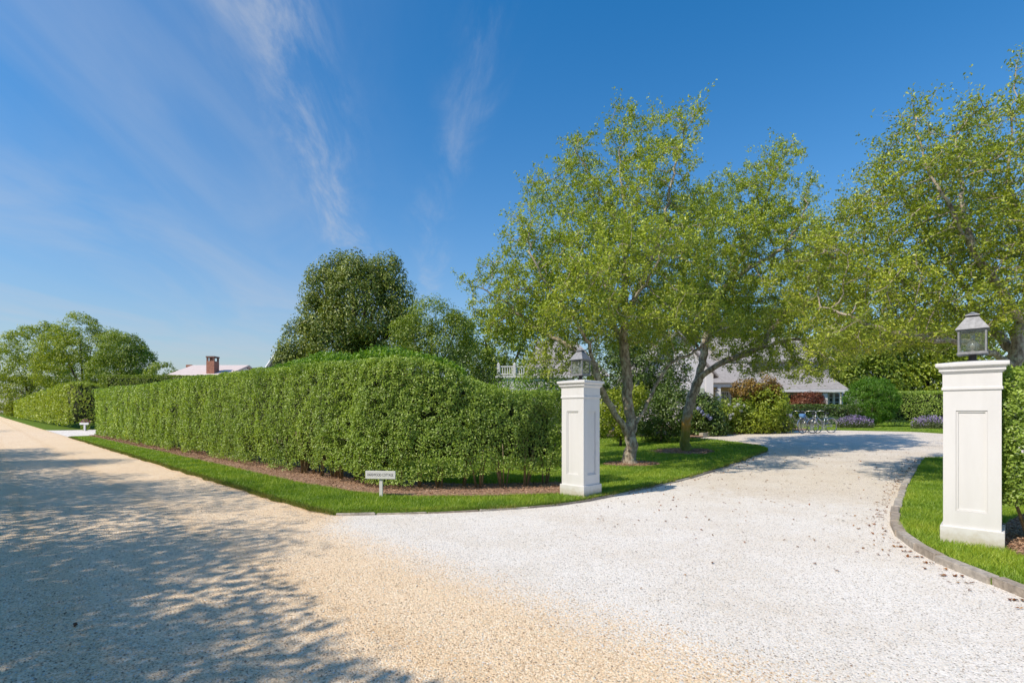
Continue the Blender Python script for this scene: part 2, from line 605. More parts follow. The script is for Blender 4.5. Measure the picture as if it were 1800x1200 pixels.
def glass_mat(name, tint=(0.93, 0.96, 0.93), gloss=0.14, dirt=0.10):
    m, n, l, b = new_mat(name)
    tr = n.new('ShaderNodeBsdfTransparent')
    tr.inputs[0].default_value = (*tint, 1)
    gl = n.new('ShaderNodeBsdfGlossy')
    gl.inputs['Roughness'].default_value = 0.04
    df = n.new('ShaderNodeBsdfDiffuse')
    df.inputs[0].default_value = (0.55, 0.57, 0.55, 1)
    m1 = n.new('ShaderNodeMixShader')
    m1.inputs[0].default_value = gloss
    m2 = n.new('ShaderNodeMixShader')
    tc = n.new('ShaderNodeTexCoord')
    t = N(n, 'ShaderNodeTexNoise', i_Scale=30.0, i_Detail=6.0, i_Roughness=0.7)
    l.new(tc.outputs['Object'], t.inputs['Vector'])
    l.new(mathn(n, l, 'MULTIPLY', t.outputs[0], dirt * 2), m2.inputs[0])
    l.new(tr.outputs[0], m1.inputs[1])
    l.new(gl.outputs[0], m1.inputs[2])
    l.new(m1.outputs[0], m2.inputs[1])
    l.new(df.outputs[0], m2.inputs[2])
    l.new(m2.outputs[0], n['Material Output'].inputs['Surface'])
    return m


M_road = gravel_mat('road gravel', 'mix')
M_shell = gravel_mat('white shell', 'white')
M_ground = grass_sheet_mat('field', (0.03, 0.055, 0.015), (0.07, 0.10, 0.025))
M_lawn = grass_sheet_mat('lawn soil', (0.07, 0.13, 0.016), (0.15, 0.22, 0.03))
M_mulch = simple_mat('mulch', (0.30, 0.185, 0.12), 0.95, noise=0.5, nscale=30, bump=0.9, bscale=50)
M_chip = leaf_mat('mulch chips', [(0, (0.14, 0.075, 0.045)), (0.5, (0.38, 0.235, 0.15)), (1, (0.58, 0.42, 0.30))], 0.0, rough=0.9, spec=0.1)
M_blade = leaf_mat('grass blades', [(0, (0.045, 0.095, 0.010)), (0.5, (0.118, 0.18, 0.016)), (0.85, (0.20, 0.24, 0.028)), (0.93, (0.26, 0.27, 0.06)), (1, (0.34, 0.28, 0.12))], 0.35, rough=0.5, patch=0.6, pscale=1.1)
M_hedge = leaf_mat('privet leaves', [(0, (0.044, 0.078, 0.015)), (0.5, (0.112, 0.160, 0.026)), (0.85, (0.175, 0.225, 0.042)), (1, (0.25, 0.285, 0.08))], 0.30, rough=0.38, spec=0.5, patch=0.4, pscale=0.8)
M_hedge_far = leaf_mat('privet leaves yellow', [(0, (0.080, 0.115, 0.014)), (0.5, (0.155, 0.20, 0.020)), (1, (0.26, 0.29, 0.04))], 0.25, patch=0.35, pscale=0.6)
M_hedge_new = leaf_mat('privet new growth', [(0, (0.045, 0.105, 0.010)), (0.5, (0.105, 0.195, 0.018)), (1, (0.19, 0.28, 0.035))], 0.30)
M_core = simple_mat('dark hedge core', (0.022, 0.028, 0.010), 0.95, noise=0.5, nscale=8)  # near-black green that stands in for the shade inside a hedge
M_stem = simple_mat('privet stem', (0.25, 0.20, 0.12), 0.85, noise=0.35, nscale=25, bump=0.4)
M_twig = simple_mat('twigs', (0.36, 0.31, 0.245), 0.9, noise=0.35, nscale=6)
M_bark = bark_mat('bark lichen')
M_bark2 = bark_mat('bark moss', (0.3, 1.15, 1.5))
M_bark_dark = simple_mat('bark dark', (0.075, 0.06, 0.045), 0.9, noise=0.4, nscale=10, bump=0.8, bscale=25)
M_tree = leaf_mat('crab apple leaves', [(0, (0.040, 0.056, 0.008)), (0.45, (0.120, 0.153, 0.018)), (0.8, (0.190, 0.218, 0.030)), (0.93, (0.27, 0.25, 0.045)), (1, (0.30, 0.19, 0.06))], 0.28, rough=0.42, patch=0.3, pscale=0.7)
M_tree3 = leaf_mat('crab apple leaves broad', [(0, (0.040, 0.055, 0.008)), (0.5, (0.120, 0.153, 0.016)), (0.85, (0.205, 0.215, 0.026)), (1, (0.30, 0.26, 0.06))], 0.28, rough=0.42, patch=0.4, pscale=0.7)
M_dark = leaf_mat('holly leaves', [(0, (0.034, 0.053, 0.010)), (0.5, (0.080, 0.105, 0.016)), (1, (0.150, 0.165, 0.026))], 0.18, rough=0.4, patch=0.4, pscale=0.9)
M_mid = leaf_mat('mid green leaves', [(0, (0.055, 0.092, 0.010)), (0.5, (0.115, 0.160, 0.016)), (1, (0.195, 0.235, 0.030))], 0.3, patch=0.35)
M_yel = leaf_mat('yellow green leaves', [(0, (0.080, 0.115, 0.008)), (0.5, (0.155, 0.20, 0.016)), (1, (0.28, 0.30, 0.03))], 0.32, patch=0.4)
M_deep = leaf_mat('rhododendron leaves', [(0, (0.020, 0.042, 0.008)), (0.6, (0.050, 0.088, 0.014)), (1, (0.12, 0.16, 0.035))], 0.15, rough=0.35, patch=0.4)
M_ball = leaf_mat('round yew needles', [(0, (0.035, 0.105, 0.006)), (0.5, (0.075, 0.185, 0.008)), (1, (0.125, 0.25, 0.014))], 0.25, patch=0.3)
M_red = leaf_mat('red maple leaves', [(0, (0.045, 0.018, 0.012)), (0.5, (0.13, 0.045, 0.025)), (1, (0.24, 0.12, 0.05))], 0.25, tcol=(1.6, 0.8, 0.5), patch=0.4)
M_rust = leaf_mat('rust tinted leaves', [(0, (0.07, 0.045, 0.012)), (0.5, (0.17, 0.10, 0.02)), (1, (0.26, 0.19, 0.035))], 0.25, patch=0.4)
M_dry = leaf_mat('fallen leaves', [(0, (0.10, 0.035, 0.012)), (0.5, (0.27, 0.10, 0.025)), (0.8, (0.36, 0.19, 0.06)), (1, (0.10, 0.075, 0.045))], 0.05, rough=0.8, patch=0.0)
M_lav = leaf_mat('lavender flowers', [(0, (0.20, 0.14, 0.33)), (0.6, (0.36, 0.27, 0.52)), (1, (0.52, 0.44, 0.64))], 0.2, tcol=(1, 1, 1), patch=0.1)
M_sage = leaf_mat('lavender leaves', [(0, (0.06, 0.09, 0.03)), (0.6, (0.13, 0.17, 0.06)), (1, (0.20, 0.24, 0.11))], 0.2)
M_hyd_w = leaf_mat('hydrangea white petals', [(0, (0.45, 0.52, 0.44)), (1, (0.72, 0.76, 0.68))], 0.2, tcol=(1, 1, 1), patch=0.2)
M_hyd_b = leaf_mat('hydrangea blue petals', [(0, (0.20, 0.23, 0.46)), (1, (0.42, 0.46, 0.68))], 0.2, tcol=(1, 1, 1), patch=0.2)
M_pink = leaf_mat('pink petals', [(0, (0.45, 0.12, 0.22)), (1, (0.62, 0.28, 0.36))], 0.2, tcol=(1, 1, 1))
M_white = simple_mat('white paint', (0.68, 0.675, 0.67), 0.42, noise=0.025, nscale=5, bump=0.03, bscale=90)
def pillar_paint():
    m, n, l, b = new_mat('pillar paint')
    tc = n.new('ShaderNodeTexCoord')
    sep = n.new('ShaderNodeSeparateXYZ')
    l.new(tc.outputs['Object'], sep.inputs[0])
    t = N(n, 'ShaderNodeTexNoise', i_Scale=9.0, i_Detail=8.0, i_Roughness=0.7)
    l.new(tc.outputs['Object'], t.inputs['Vector'])
    t2 = N(n, 'ShaderNodeTexNoise', i_Scale=2.2, i_Detail=5.0, i_Roughness=0.6)
    mp = N(n, 'ShaderNodeMapping')
    mp.inputs['Scale'].default_value = (3.0, 3.0, 0.5)
    l.new(tc.outputs['Object'], mp.inputs[0])
    l.new(mp.outputs[0], t2.inputs['Vector'])
    base = ramp(n, [(0.3, (0.62, 0.615, 0.61)), (0.65, (0.66, 0.657, 0.655))])
    l.new(t2.outputs[0], base.inputs[0])
    # mud splash at the foot
    zz = mathn(n, l, 'ADD', sep.outputs[2], mathn(n, l, 'MULTIPLY', mathn(n, l, 'SUBTRACT', t.outputs[0], 0.5), -0.34))
    a = N(n, 'ShaderNodeMapRange', n_1=0.22, n_2=0.02)
    a.interpolation_type = 'SMOOTHSTEP'
    l.new(zz, a.inputs[0])
    mx = n.new('ShaderNodeMixRGB')
    l.new(mathn(n, l, 'MULTIPLY', a.outputs[0], 0.75), mx.inputs[0])
    l.new(base.outputs[0], mx.inputs[1])
    mx.inputs[2].default_value = (0.42, 0.37, 0.26, 1)
    l.new(mx.outputs[0], b.inputs['Base Color'])
    b.inputs['Roughness'].default_value = 0.5
    bp = N(n, 'ShaderNodeBump', i_Strength=0.05, i_Distance=0.01)
    l.new(t.outputs[0], bp.inputs['Height'])
    l.new(bp.outputs[0], b.inputs['Normal'])
    return m


M_pillar = pillar_paint()
M_lead = simple_mat('weathered lead', (0.24, 0.245, 0.255), 0.5, metal=0.4, noise=0.25, nscale=22, bump=0.15)
M_leadd = simple_mat('dark lead', (0.055, 0.055, 0.06), 0.6, metal=0.3, noise=0.2)
M_glass = glass_mat('seeded lantern glass', (0.95, 0.97, 0.95), 0.10, 0.035)
M_bulb = glass_mat('ribbed globe glass', (0.90, 0.88, 0.84), 0.22, 0.22)
M_granite = simple_mat('granite kerb', (0.36, 0.325, 0.285), 0.85, noise=0.32, nscale=16, bump=0.7, bscale=45)
M_granites = [M_granite, simple_mat('granite kerb pale', (0.43, 0.39, 0.335), 0.85, noise=0.3, nscale=14, bump=0.7, bscale=40), simple_mat('granite kerb brown', (0.31, 0.265, 0.22), 0.85, noise=0.34, nscale=18, bump=0.7, bscale=50)]
M_shingle = band_mat('weathered shingles', (0.42, 0.395, 0.38), (0.22, 0.205, 0.195), 0.13, 0.85, nscale=5)
M_clap = band_mat('white clapboards', (0.76, 0.76, 0.76), (0.68, 0.68, 0.69), 0.12, 0.6)
M_wallb = band_mat('cream clapboards', (0.58, 0.50, 0.40), (0.50, 0.43, 0.34), 0.12, 0.6)
M_yw = simple_mat('yellow porch wall', (0.62, 0.52, 0.26), 0.7, noise=0.06)
M_sage_door = simple_mat('sage shutter', (0.36, 0.42, 0.30), 0.6, noise=0.1)
M_wglass = simple_mat('window pane', (0.05, 0.06, 0.065), 0.08)
M_brick = simple_mat('red brick', (0.34, 0.15, 0.10), 0.85, noise=0.3, nscale=9)
M_brickd = simple_mat('sooty brick', (0.17, 0.09, 0.07), 0.85, noise=0.3, nscale=9)
M_pinkroof = band_mat('pale roof shingles', (0.66, 0.57, 0.54), (0.56, 0.47, 0.44), 0.2, 0.85, nscale=3)
M_black = simple_mat('black rubber', (0.02, 0.02, 0.02), 0.6)
M_steel = simple_mat('bright metal', (0.55, 0.55, 0.55), 0.3, metal=0.9)
M_cream = simple_mat('cream enamel', (0.72, 0.66, 0.52), 0.35)
M_blue = simple_mat('blue cloth', (0.10, 0.24, 0.50), 0.8)
M_bag = simple_mat('pale cloth', (0.60, 0.57, 0.60), 0.8, noise=0.1)
M_ink = simple_mat('black lettering', (0.03, 0.03, 0.05), 0.6)
M_stone = simple_mat('stone edging', (0.36, 0.33, 0.27), 0.9, noise=0.3, nscale=8, bump=0.6)


# ------------------------------------------------------------------ foliage builders
def norm(A):
    return A / np.maximum(np.linalg.norm(A, axis=1, keepdims=True), 1e-9)


def leaf_arrays(P, Nn, size, aspect=0.55, jitter=0.9, fold=0.22, tdir=None, tj=1.0):
    n = len(P)
    nn = norm(Nn + jitter * RNG.normal(size=(n, 3)))
    base = RNG.normal(size=(n, 3)) * tj
    if tdir is not None:
        base = base + tdir
    t = norm(base - nn * np.sum(base * nn, axis=1, keepdims=True))
    b = np.cross(nn, t)
    s = np.asarray(size).reshape(-1, 1) * np.ones((n, 1))
    V = np.empty((n, 4, 3))
    V[:, 0] = P - t * s * 0.5
    V[:, 1] = P + b * s * aspect * 0.5 + nn * s * fold
    V[:, 2] = P + t * s * 0.5
    V[:, 3] = P - b * s * aspect * 0.5 + nn * s * fold
    I = np.arange(n) * 4
    Fc = np.concatenate([np.stack([I, I + 1, I + 2], 1), np.stack([I, I + 2, I + 3], 1)])
    return V.reshape(-1, 3), Fc


def leaf_obj(name, P, Nn, size, mat, parent=None, kind=None, **kw):
    V, Fc = leaf_arrays(np.asarray(P), np.asarray(Nn), size, **kw)
    o = link(name, fast_mesh(name, to_local(parent, V), Fc), mat, parent)
    if kind:
        o['kind'] = kind
    return o


def rand_dirs(n):
    return norm(RNG.normal(size=(n, 3)))


def in_poly(pts, poly):
    x, y = pts[:, 0], pts[:, 1]
    ins = np.zeros(len(pts), bool)
    n = len(poly)
    for i in range(n):
        x0, y0 = poly[i]
        x1, y1 = poly[(i + 1) % n]
        c = ((y0 > y) != (y1 > y)) & (x < (x1 - x0) * (y - y0) / ((y1 - y0) if y1 != y0 else 1e-9) + x0)
        ins ^= c
    return ins


def smooth_line(pts, step=0.25, it=2):
    """Chaikin corner cutting, then even spacing"""
    P = [np.array(p, float) for p in pts]
    for _ in range(it):
        Q = [P[0]]
        for a, b in zip(P, P[1:]):
            Q += [a * 0.75 + b * 0.25, a * 0.25 + b * 0.75]
        Q.append(P[-1])
        P = Q
    P = np.array(P)
    L = np.concatenate([[0], np.cumsum(np.linalg.norm(np.diff(P, axis=0), axis=1))])
    n = max(2, int(L[-1] / step) + 1)
    q = np.linspace(0, L[-1], n)
    return np.stack([np.interp(q, L, P[:, k]) for k in range(P.shape[1])], 1)


# ------------------------------------------------------------------ ground sheets
def sheet(name, poly, off, mat, skirt=0.0, parent=None):
    bm = bmesh.new()
    vs = [bm.verts.new((x, y, 0)) for x, y in poly]
    f = bm.faces.new(vs)
    bm.normal_update()
    if f.normal.z < 0:
        f.normal_flip()
    if skirt > 0:
        r = bmesh.ops.extrude_face_region(bm, geom=[f])
        # keep the extruded copy as the top, drop the bottom
        top = [g for g in r['geom'] if isinstance(g, bmesh.types.BMFace)]
        if f.is_valid:
            bmesh.ops.delete(bm, geom=[f], context='FACES_ONLY')
        tops = {v for g in top for v in g.verts}
        for v in bm.verts:
            v.co.z = off if v in tops else off - skirt
    else:
        for v in bm.verts:
            v.co.z = off
    bmesh.ops.triangulate(bm, faces=bm.faces[:])
    for p in np.arange(9.5, 32.0, 1.5):
        bmesh.ops.bisect_plane(bm, geom=bm.verts[:] + bm.edges[:] + bm.faces[:], plane_co=(PV[0] * p, PV[1] * p, 0), plane_no=(PV[0], PV[1], 0), dist=1e-5)
    for v in bm.verts:
        v.co.z += float(hgt(v.co.x, v.co.y))
    o = bm_obj(name, bm, mat, parent)
    o['kind'] = 'structure'
    return o


sheet('ground', [(-900, -300), (900, -300), (900, 1500), (-900, 1500)], -0.03, M_ground)
road = sheet('road', [tp(-60, -3.0), tp(-60, 3.45), tp(700, 3.45), tp(700, -3.0)], 0.0, M_road)
drive = sheet('driveway', [tp(7.6, 3.45), tp(-20, 3.45), tp(-40, 12), tp(-40, 60), tp(18, 60), tp(18, 20), tp(7.6, 8)], 0.0, M_road)

# left kerb line, from the street to the tip of the lawn
kerb_px = [(590, 905.5), (700, 904), (800, 900.5), (900, 895), (975, 889), (1030, 882), (1100, 867), (1200, 844), (1280, 820), (1325, 803), (1347, 795)]
kerbL = smooth_line([gnd(*p) for p in kerb_px], 0.2)
tipback = [gnd(1350, 790), gnd(1335, 785), gnd(1290, 778), gnd(1225, 771.5)]
kerbR_px = [(1618, 808), (1608, 820), (1590, 850), (1575, 885), (1566, 915), (1568, 935), (1590, 955), (1640, 985), (1700, 1010), (1760, 1034), (1830, 1062), (1950, 1115)]
kerbR = smooth_line([gnd(*p) for p in kerbR_px], 0.2)

LAWN_Z = 0.055
lawnL = [tp(40.6, 3.6), tp(39.5, 3.45), tp(20, 3.45), tp(12, 3.45), tp(8.2, 3.45)] + [tuple(p) for p in kerbL] + tipback + [gnd(1180, 768.5), (4.0, 30.0), (-6, 34), tp(40.3, 22)]
sheet('lawn_front', lawnL, LAWN_Z, M_lawn, 0.09)
lawnF = [tp(58.0, 3.45), tp(56.5, 3.6), tp(55.8, 4.2), tp(55.6, 6.0), tp(57, 9), tp(58, 60), tp(500, 60), tp(500, 3.45), tp(80, 3.45)]
sheet('lawn_far', lawnF, LAWN_Z, M_lawn, 0.09)
lawnR = [tuple(p) for p in kerbR] + [gnd(1950, 1015), (8.5, 5.5), (16, 10), (20.5, 14.5), gnd(1700, 806)]
sheet('lawn_side', lawnR, LAWN_Z, M_lawn, 0.09)
lawnB = [gnd(1420, 756.5), gnd(1480, 756), gnd(1530, 757.0), gnd(1600, 758.5), gnd(1660, 762), gnd(1760, 764), gnd(1840, 765), (46, 45), (30, 48), (20, 41), (15.5, 33.5)]
sheet('lawn_back', lawnB, LAWN_Z, M_lawn, 0.09)
bed = [gnd(1225, 771.0), gnd(1250, 765.5), gnd(1290, 762.5), gnd(1350, 759), gnd(1400, 757), gnd(1425, 756.0), (18, 36), (4.0, 36), (2.5, 26), gnd(1040, 769.5), gnd(1130, 769), gnd(1180, 768)]
sheet('planting_bed', bed, LAWN_Z + 0.02, M_mulch, 0.11)
# far side of the street
sheet('verge', [tp(-60, -3.0), tp(700, -3.0), tp(700, -60), tp(-60, -60)], 0.02, M_lawn, 0.06)
# the neighbours' drive
sheet('side_drive', [tp(40.2, 3.45), tp(40.2, 60), tp(58.5, 60), tp(57.5, 9), tp(55.7, 6.0), tp(55.9, 4.2), tp(56.6, 3.6), tp(58.0, 3.45)], 0.006, M_shell)

# mulch strip under the street hedge
hedge_front = smooth_line([tp(40.3, 4.66), tp(20, 4.78), tp(12.5, 4.88), tp(9.6, 4.90), gnd(660, 866.5), gnd(735, 869), gnd(840, 869.5), gnd(960, 864), gnd(1004, 861)], 0.3)
hb = hedge_front + 0.0
m_front = smooth_line([tp(40.3, 4.40), tp(20, 4.47), tp(12.5, 4.48), tp(9.3, 4.50), gnd(680, 876.5), gnd(760, 878.5), gnd(860, 878.5), gnd(990, 873)], 0.3)
mulchL = [tuple(p) for p in m_front] + [gnd(1000, 853), gnd(840, 857), gnd(700, 853), tp(8.6, 6.2), tp(40.3, 6.3)]
sheet('mulch_bed', mulchL, LAWN_Z + 0.022, M_mulch, 0.03)


def ring_poly(c, rx, ry, n=28, seed=0):
    r = np.random.default_rng(seed)
    return [(c[0] + rx * (1 + 0.09 * r.normal()) * math.cos(a), c[1] + ry * (1 + 0.09 * r.normal()) * math.sin(a)) for a in np.linspace(0, 2 * math.pi, n, endpoint=False)]


T1 = gnd(1110, 819)
T2 = gnd(1207, 796)
ring1 = ring_poly(T1, 0.72, 0.62, seed=1)
ring2 = ring_poly((T2[0] - 0.1, T2[1]), 0.95, 0.9, seed=2)
sheet('tree_pit', ring1, LAWN_Z + 0.022, M_mulch, 0.03)
sheet('tree_pit', ring2, LAWN_Z + 0.022, M_mulch, 0.03)
mulchR = [gnd(1756, 968), gnd(1790, 985), gnd(1900, 1010), (9, 6.3), (7.2, 7.2), gnd(1754, 938)]
sheet('mulch_bed', mulchR, LAWN_Z + 0.022, M_mulch, 0.03)


# ------------------------------------------------------------------ grass blades, chips, litter
def scatter_poly(poly, dens, maxd=1e9, mind=0):
    P = np.array(poly)
    lo, hi = P.min(0), P.max(0)
    lo = np.maximum(lo, [-40, 0.5])
    hi = np.minimum(hi, [45, 50])
    n = int((hi[0] - lo[0]) * (hi[1] - lo[1]) * dens)
    q = lo + RNG.random((n, 2)) * (hi - lo)
    d = q[:, 1]
    q = q[(d < maxd) & (d >= mind) & (np.abs(q[:, 0]) < d * 1.06 + 0.3)]
    return q[in_poly(q, poly)]


def blades(name, poly, holes=(), base=None, bare=None, maxd=30):
    parts = []
    for a, b_, dens in ((0, 7, 5200), (7, 10, 3600), (10, 14, 2100), (14, 20, 1000), (20, maxd, 260)):
        q = scatter_poly(poly, dens, b_, a)
        parts.append(q)
    q = np.concatenate(parts)
    for h in holes:
        q = q[~in_poly(q, h)]
    q3 = np.column_stack([q, np.zeros(len(q))])
    keep = RNG.random(len(q)) < 0.62 + 0.6 * vnoise(q3, 2.6, 5)
    q = q[keep]
    d = q[:, 1]
    n = len(q)
    w = np.maximum(0.0045, d * 0.00062)
    ln = RNG.uniform(0.028, 0.060, n) * (0.75 + 0.5 * vnoise(np.column_stack([q, np.zeros(n)]), 1.7, 9))
    z = hgt(q[:, 0], q[:, 1]) + LAWN_Z
    ang = RNG.uniform(0, 2 * math.pi, n)
    lean = RNG.normal(size=(n, 2)) * 0.55 * ln[:, None]
    V = np.empty((n, 3, 3))
    dx, dy = np.cos(ang) * w, np.sin(ang) * w
    V[:, 0] = np.column_stack([q[:, 0] - dx, q[:, 1] - dy, z - 0.004])
    V[:, 1] = np.column_stack([q[:, 0] + dx, q[:, 1] + dy, z - 0.004])
    V[:, 2] = np.column_stack([q[:, 0] + lean[:, 0], q[:, 1] + lean[:, 1], z + ln])
    Fc = np.arange(n * 3).reshape(-1, 3)
    o = link(name, fast_mesh(name, V.reshape(-1, 3), Fc), M_blade)
    o['kind'] = 'stuff'
    tag(o, base, 'grass')
    return o


blades('grass', lawnL, (mulchL, ring1, ring2), 'mown green grass of the front lawn around the clipped street hedge and leaning trees')
kb = kerbR + np.column_stack([-norm(np.gradient(kerbR, axis=0))[:, 1], norm(np.gradient(kerbR, axis=0))[:, 0]]) * 0.095
kerb_strip = [tuple(p) for p in kerbR] + [tuple(p) for p in kb[::-1]]
blades('grass', lawnR, (mulchR, kerb_strip), 'mown green grass beside the near white pillar and stone kerb')
blades('grass', lawnB, (), 'far strip of mown grass between the lavender clumps', maxd=42)


def edge_blades(line, name, label, n_per_m, off0, off1, zf):
    L = np.concatenate([[0], np.cumsum(np.linalg.norm(np.diff(line, axis=0), axis=1))])
    n = int(L[-1] * n_per_m)
    q = RNG.random(n) * L[-1]
    c = np.column_stack([np.interp(q, L, line[:, k]) for k in (0, 1)])
    T = norm(np.gradient(line, axis=0))
    t = norm(np.column_stack([np.interp(q, L, T[:, k]) for k in (0, 1)]))
    nl = np.column_stack([-t[:, 1], t[:, 0]])
    wave = (vnoise(np.column_stack([c, np.zeros(n)]), 3.0, 17) - 0.5) * 0.10
    c = c + nl * (RNG.uniform(off0, off1, n) + wave)[:, None]
    keep = RNG.random(n) < np.clip(9.0 / np.maximum(c[:, 1], 1), 0.15, 1)
    c, nl = c[keep], nl[keep]
    n = len(c)
    w = np.maximum(0.004, c[:, 1] * 0.0006)
    ln = RNG.uniform(0.03, 0.085, n)
    a = RNG.uniform(0, 6.283, n)
    z = hgt(c[:, 0], c[:, 1]) + zf
    lean = RNG.normal(size=(n, 2)) * 0.5 * ln[:, None] - nl * (ln * 0.5)[:, None]
    V = np.empty((n, 3, 3))
    V[:, 0] = np.column_stack([c[:, 0] - np.cos(a) * w, c[:, 1] - np.sin(a) * w, z])
    V[:, 1] = np.column_stack([c[:, 0] + np.cos(a) * w, c[:, 1] + np.sin(a) * w, z])
    V[:, 2] = np.column_stack([c + lean, z + ln])
    o = link(name, fast_mesh(name, V.reshape(-1, 3), np.arange(n * 3).reshape(-1, 3)), M_edge)
    tag(o, label, 'grass', kind='stuff')


M_edge = leaf_mat('verge grass', [(0, (0.06, 0.11, 0.012)), (0.4, (0.14, 0.20, 0.02)), (0.65, (0.26, 0.25, 0.06)), (1, (0.42, 0.33, 0.17))], 0.25, rough=0.6, patch=0.4, pscale=2.0)
street_edge = smooth_line([tp(39.5, 3.45), tp(20, 3.45), tp(12, 3.45), tp(8.2, 3.45), tuple(kerbL[0])], 0.2, 0)
edge_blades(street_edge, 'verge_grass', 'thin dry grass along the edge of the street', 1100, -0.07, 0.06, 0.015)
edge_blades(kerbL, 'verge_grass', 'short grass creeping over the front lawn kerb', 420, -0.01, 0.13, 0.025)


def chips(name, poly, dens, label, hole=None, lift=0.03, size=(0.02, 0.06)):
    q = scatter_poly(poly, dens, 40)
    n = len(q)
    z = hgt(q[:, 0], q[:, 1]) + LAWN_Z + lift
    P = np.column_stack([q, z + RNG.random(n) * 0.015])
    sc = np.maximum(1, q[:, 1] / 14)
    o = leaf_obj(name, P, np.tile([0, 0, 1.0], (n, 1)), RNG.uniform(*size, n) * sc, M_chip, None, 'stuff', aspect=0.4, jitter=0.35, fold=0.04)
    tag(o, label, 'mulch')


chips('mulch_chips', mulchL, 520, 'brown bark chips in the bed along the foot of the street hedge')
chips('mulch_chips', ring1, 1500, 'brown bark chips round the foot of the three-stemmed tree')
chips('mulch_chips', ring2, 900, 'brown bark chips round the foot of the moss-stained trunk')
chips('mulch_chips', mulchR, 1800, 'brown bark chips beside the near white pillar')


def litter():
    pts = []
    k = kerbR
    for _ in range(330):                                   # drifted against the right kerb
        i = RNG.integers(0, len(k) - 1)
        a = k[i]
        t = norm((k[i + 1] - k[i])[None])[0]
        nrm_ = np.array([t[1], -t[0]])
        off = abs(RNG.normal()) * 0.13 + 0.07
        cand = a + nrm_ * off
        if in_poly(np.array([cand]), lawnR)[0]:
            cand = a - nrm_ * off
        pts.append(cand)
    for _ in range(90):                                    # against the left kerb
        i = RNG.integers(int(len(kerbL) * 0.35), len(kerbL) - 1)
        pts.append(kerbL[i] + np.array([0.10, -0.10]) * (0.6 + abs(RNG.normal())))
    n_free = 520
    px = RNG.uniform(1000, 1600, n_free)
    py = 790 + np.abs(RNG.normal(size=n_free)) * 75
    for a, b in zip(px, py):
        if py.min() < b < 1150:
            pts.append(np.array(gnd(a, b)))
    for a, b in ((112, 875), (95, 900), (115, 1080), (132, 1100), (60, 935), (225, 905)):
        pts.append(np.array(gnd(a, b)))
    P2 = np.array(pts)
    P2 = P2[~in_poly(P2, lawnR) & ~in_poly(P2, lawnL)]
    n = len(P2)
    P = np.column_stack([P2, hgt(P2[:, 0], P2[:, 1]) + 0.012])
    o = leaf_obj('fallen_leaves', P, np.tile([0, 0, 1.0], (n, 1)), RNG.uniform(0.025, 0.055, n) * np.maximum(1, P2[:, 1] / 12), M_dry, None, 'stuff', aspect=0.6, jitter=0.3, fold=0.12)
    tag(o, 'dry brown leaves blown over the white drive and against the kerbs', 'fallen leaves')


litter()


def pebbles():
    """loose stones on the nearest part of the street and drive"""
    n = 40000
    d = 2.3 + (RNG.random(n) ** 1.5) * 6.0
    x = RNG.uniform(-1.05, 1.05, n) * d
    q = np.column_stack([x, d])
    q = q[~in_poly(q, lawnL) & ~in_poly(q, lawnR)]
    n = len(q)
    p = q @ PV
    t = q @ S
    e = p - np.maximum(t - 6.3, 0) * 0.9 + 0.55 * RNG.normal(size=n) * 0.6
    sz = RNG.uniform(0.004, 0.0095, n)
    D = np.array([[1, 0, 0], [0, 1, 0], [-1, 0, 0], [0, -1, 0], [0, 0, 1.0]])
    V = np.empty((n, 5, 3))
    ang = RNG.uniform(0, 6.28, n)
    c, s_ = np.cos(ang), np.sin(ang)
    for k in range(5):
        r = sz * RNG.uniform(0.6, 1.3, n)
        V[:, k, 0] = q[:, 0] + r * (D[k, 0] * c - D[k, 1] * s_) + (RNG.normal(size=n) * sz * 0.3 if k == 4 else 0)
        V[:, k, 1] = q[:, 1] + r * (D[k, 0] * s_ + D[k, 1] * c)
        V[:, k, 2] = 0.001 + (r * 0.85 if k == 4 else 0)
    base = np.array([[0, 1, 4], [1, 2, 4], [2, 3, 4], [3, 0, 4]])
    for nm, msk, mat, lab in (('street_gravel', e < 3.15, 'tan', 'loose tan stones scattered over the street surface'), ('shell_gravel', e >= 3.15, 'white', 'loose white stones scattered over the mouth of the drive')):
        Vk = V[msk]
        m = len(Vk)
        Fc = (np.arange(m)[:, None, None] * 5 + base[None]).reshape(-1, 3)
        if mat == 'tan':
            mt = leaf_mat('tan stones', [(0, (0.24, 0.17, 0.12)), (0.3, (0.56, 0.43, 0.29)), (0.8, (0.68, 0.55, 0.40)), (1, (0.76, 0.72, 0.63))], 0.0, rough=0.8, patch=0.0)
        else:
            mt = leaf_mat('white stones', [(0, (0.36, 0.32, 0.28)), (0.2, (0.66, 0.63, 0.59)), (1, (0.84, 0.83, 0.80))], 0.0, rough=0.8, patch=0.0)
        o = link(nm, fast_mesh(nm, Vk.reshape(-1, 3), Fc), mt)
        tag(o, lab, 'gravel', kind='stuff')


pebbles()


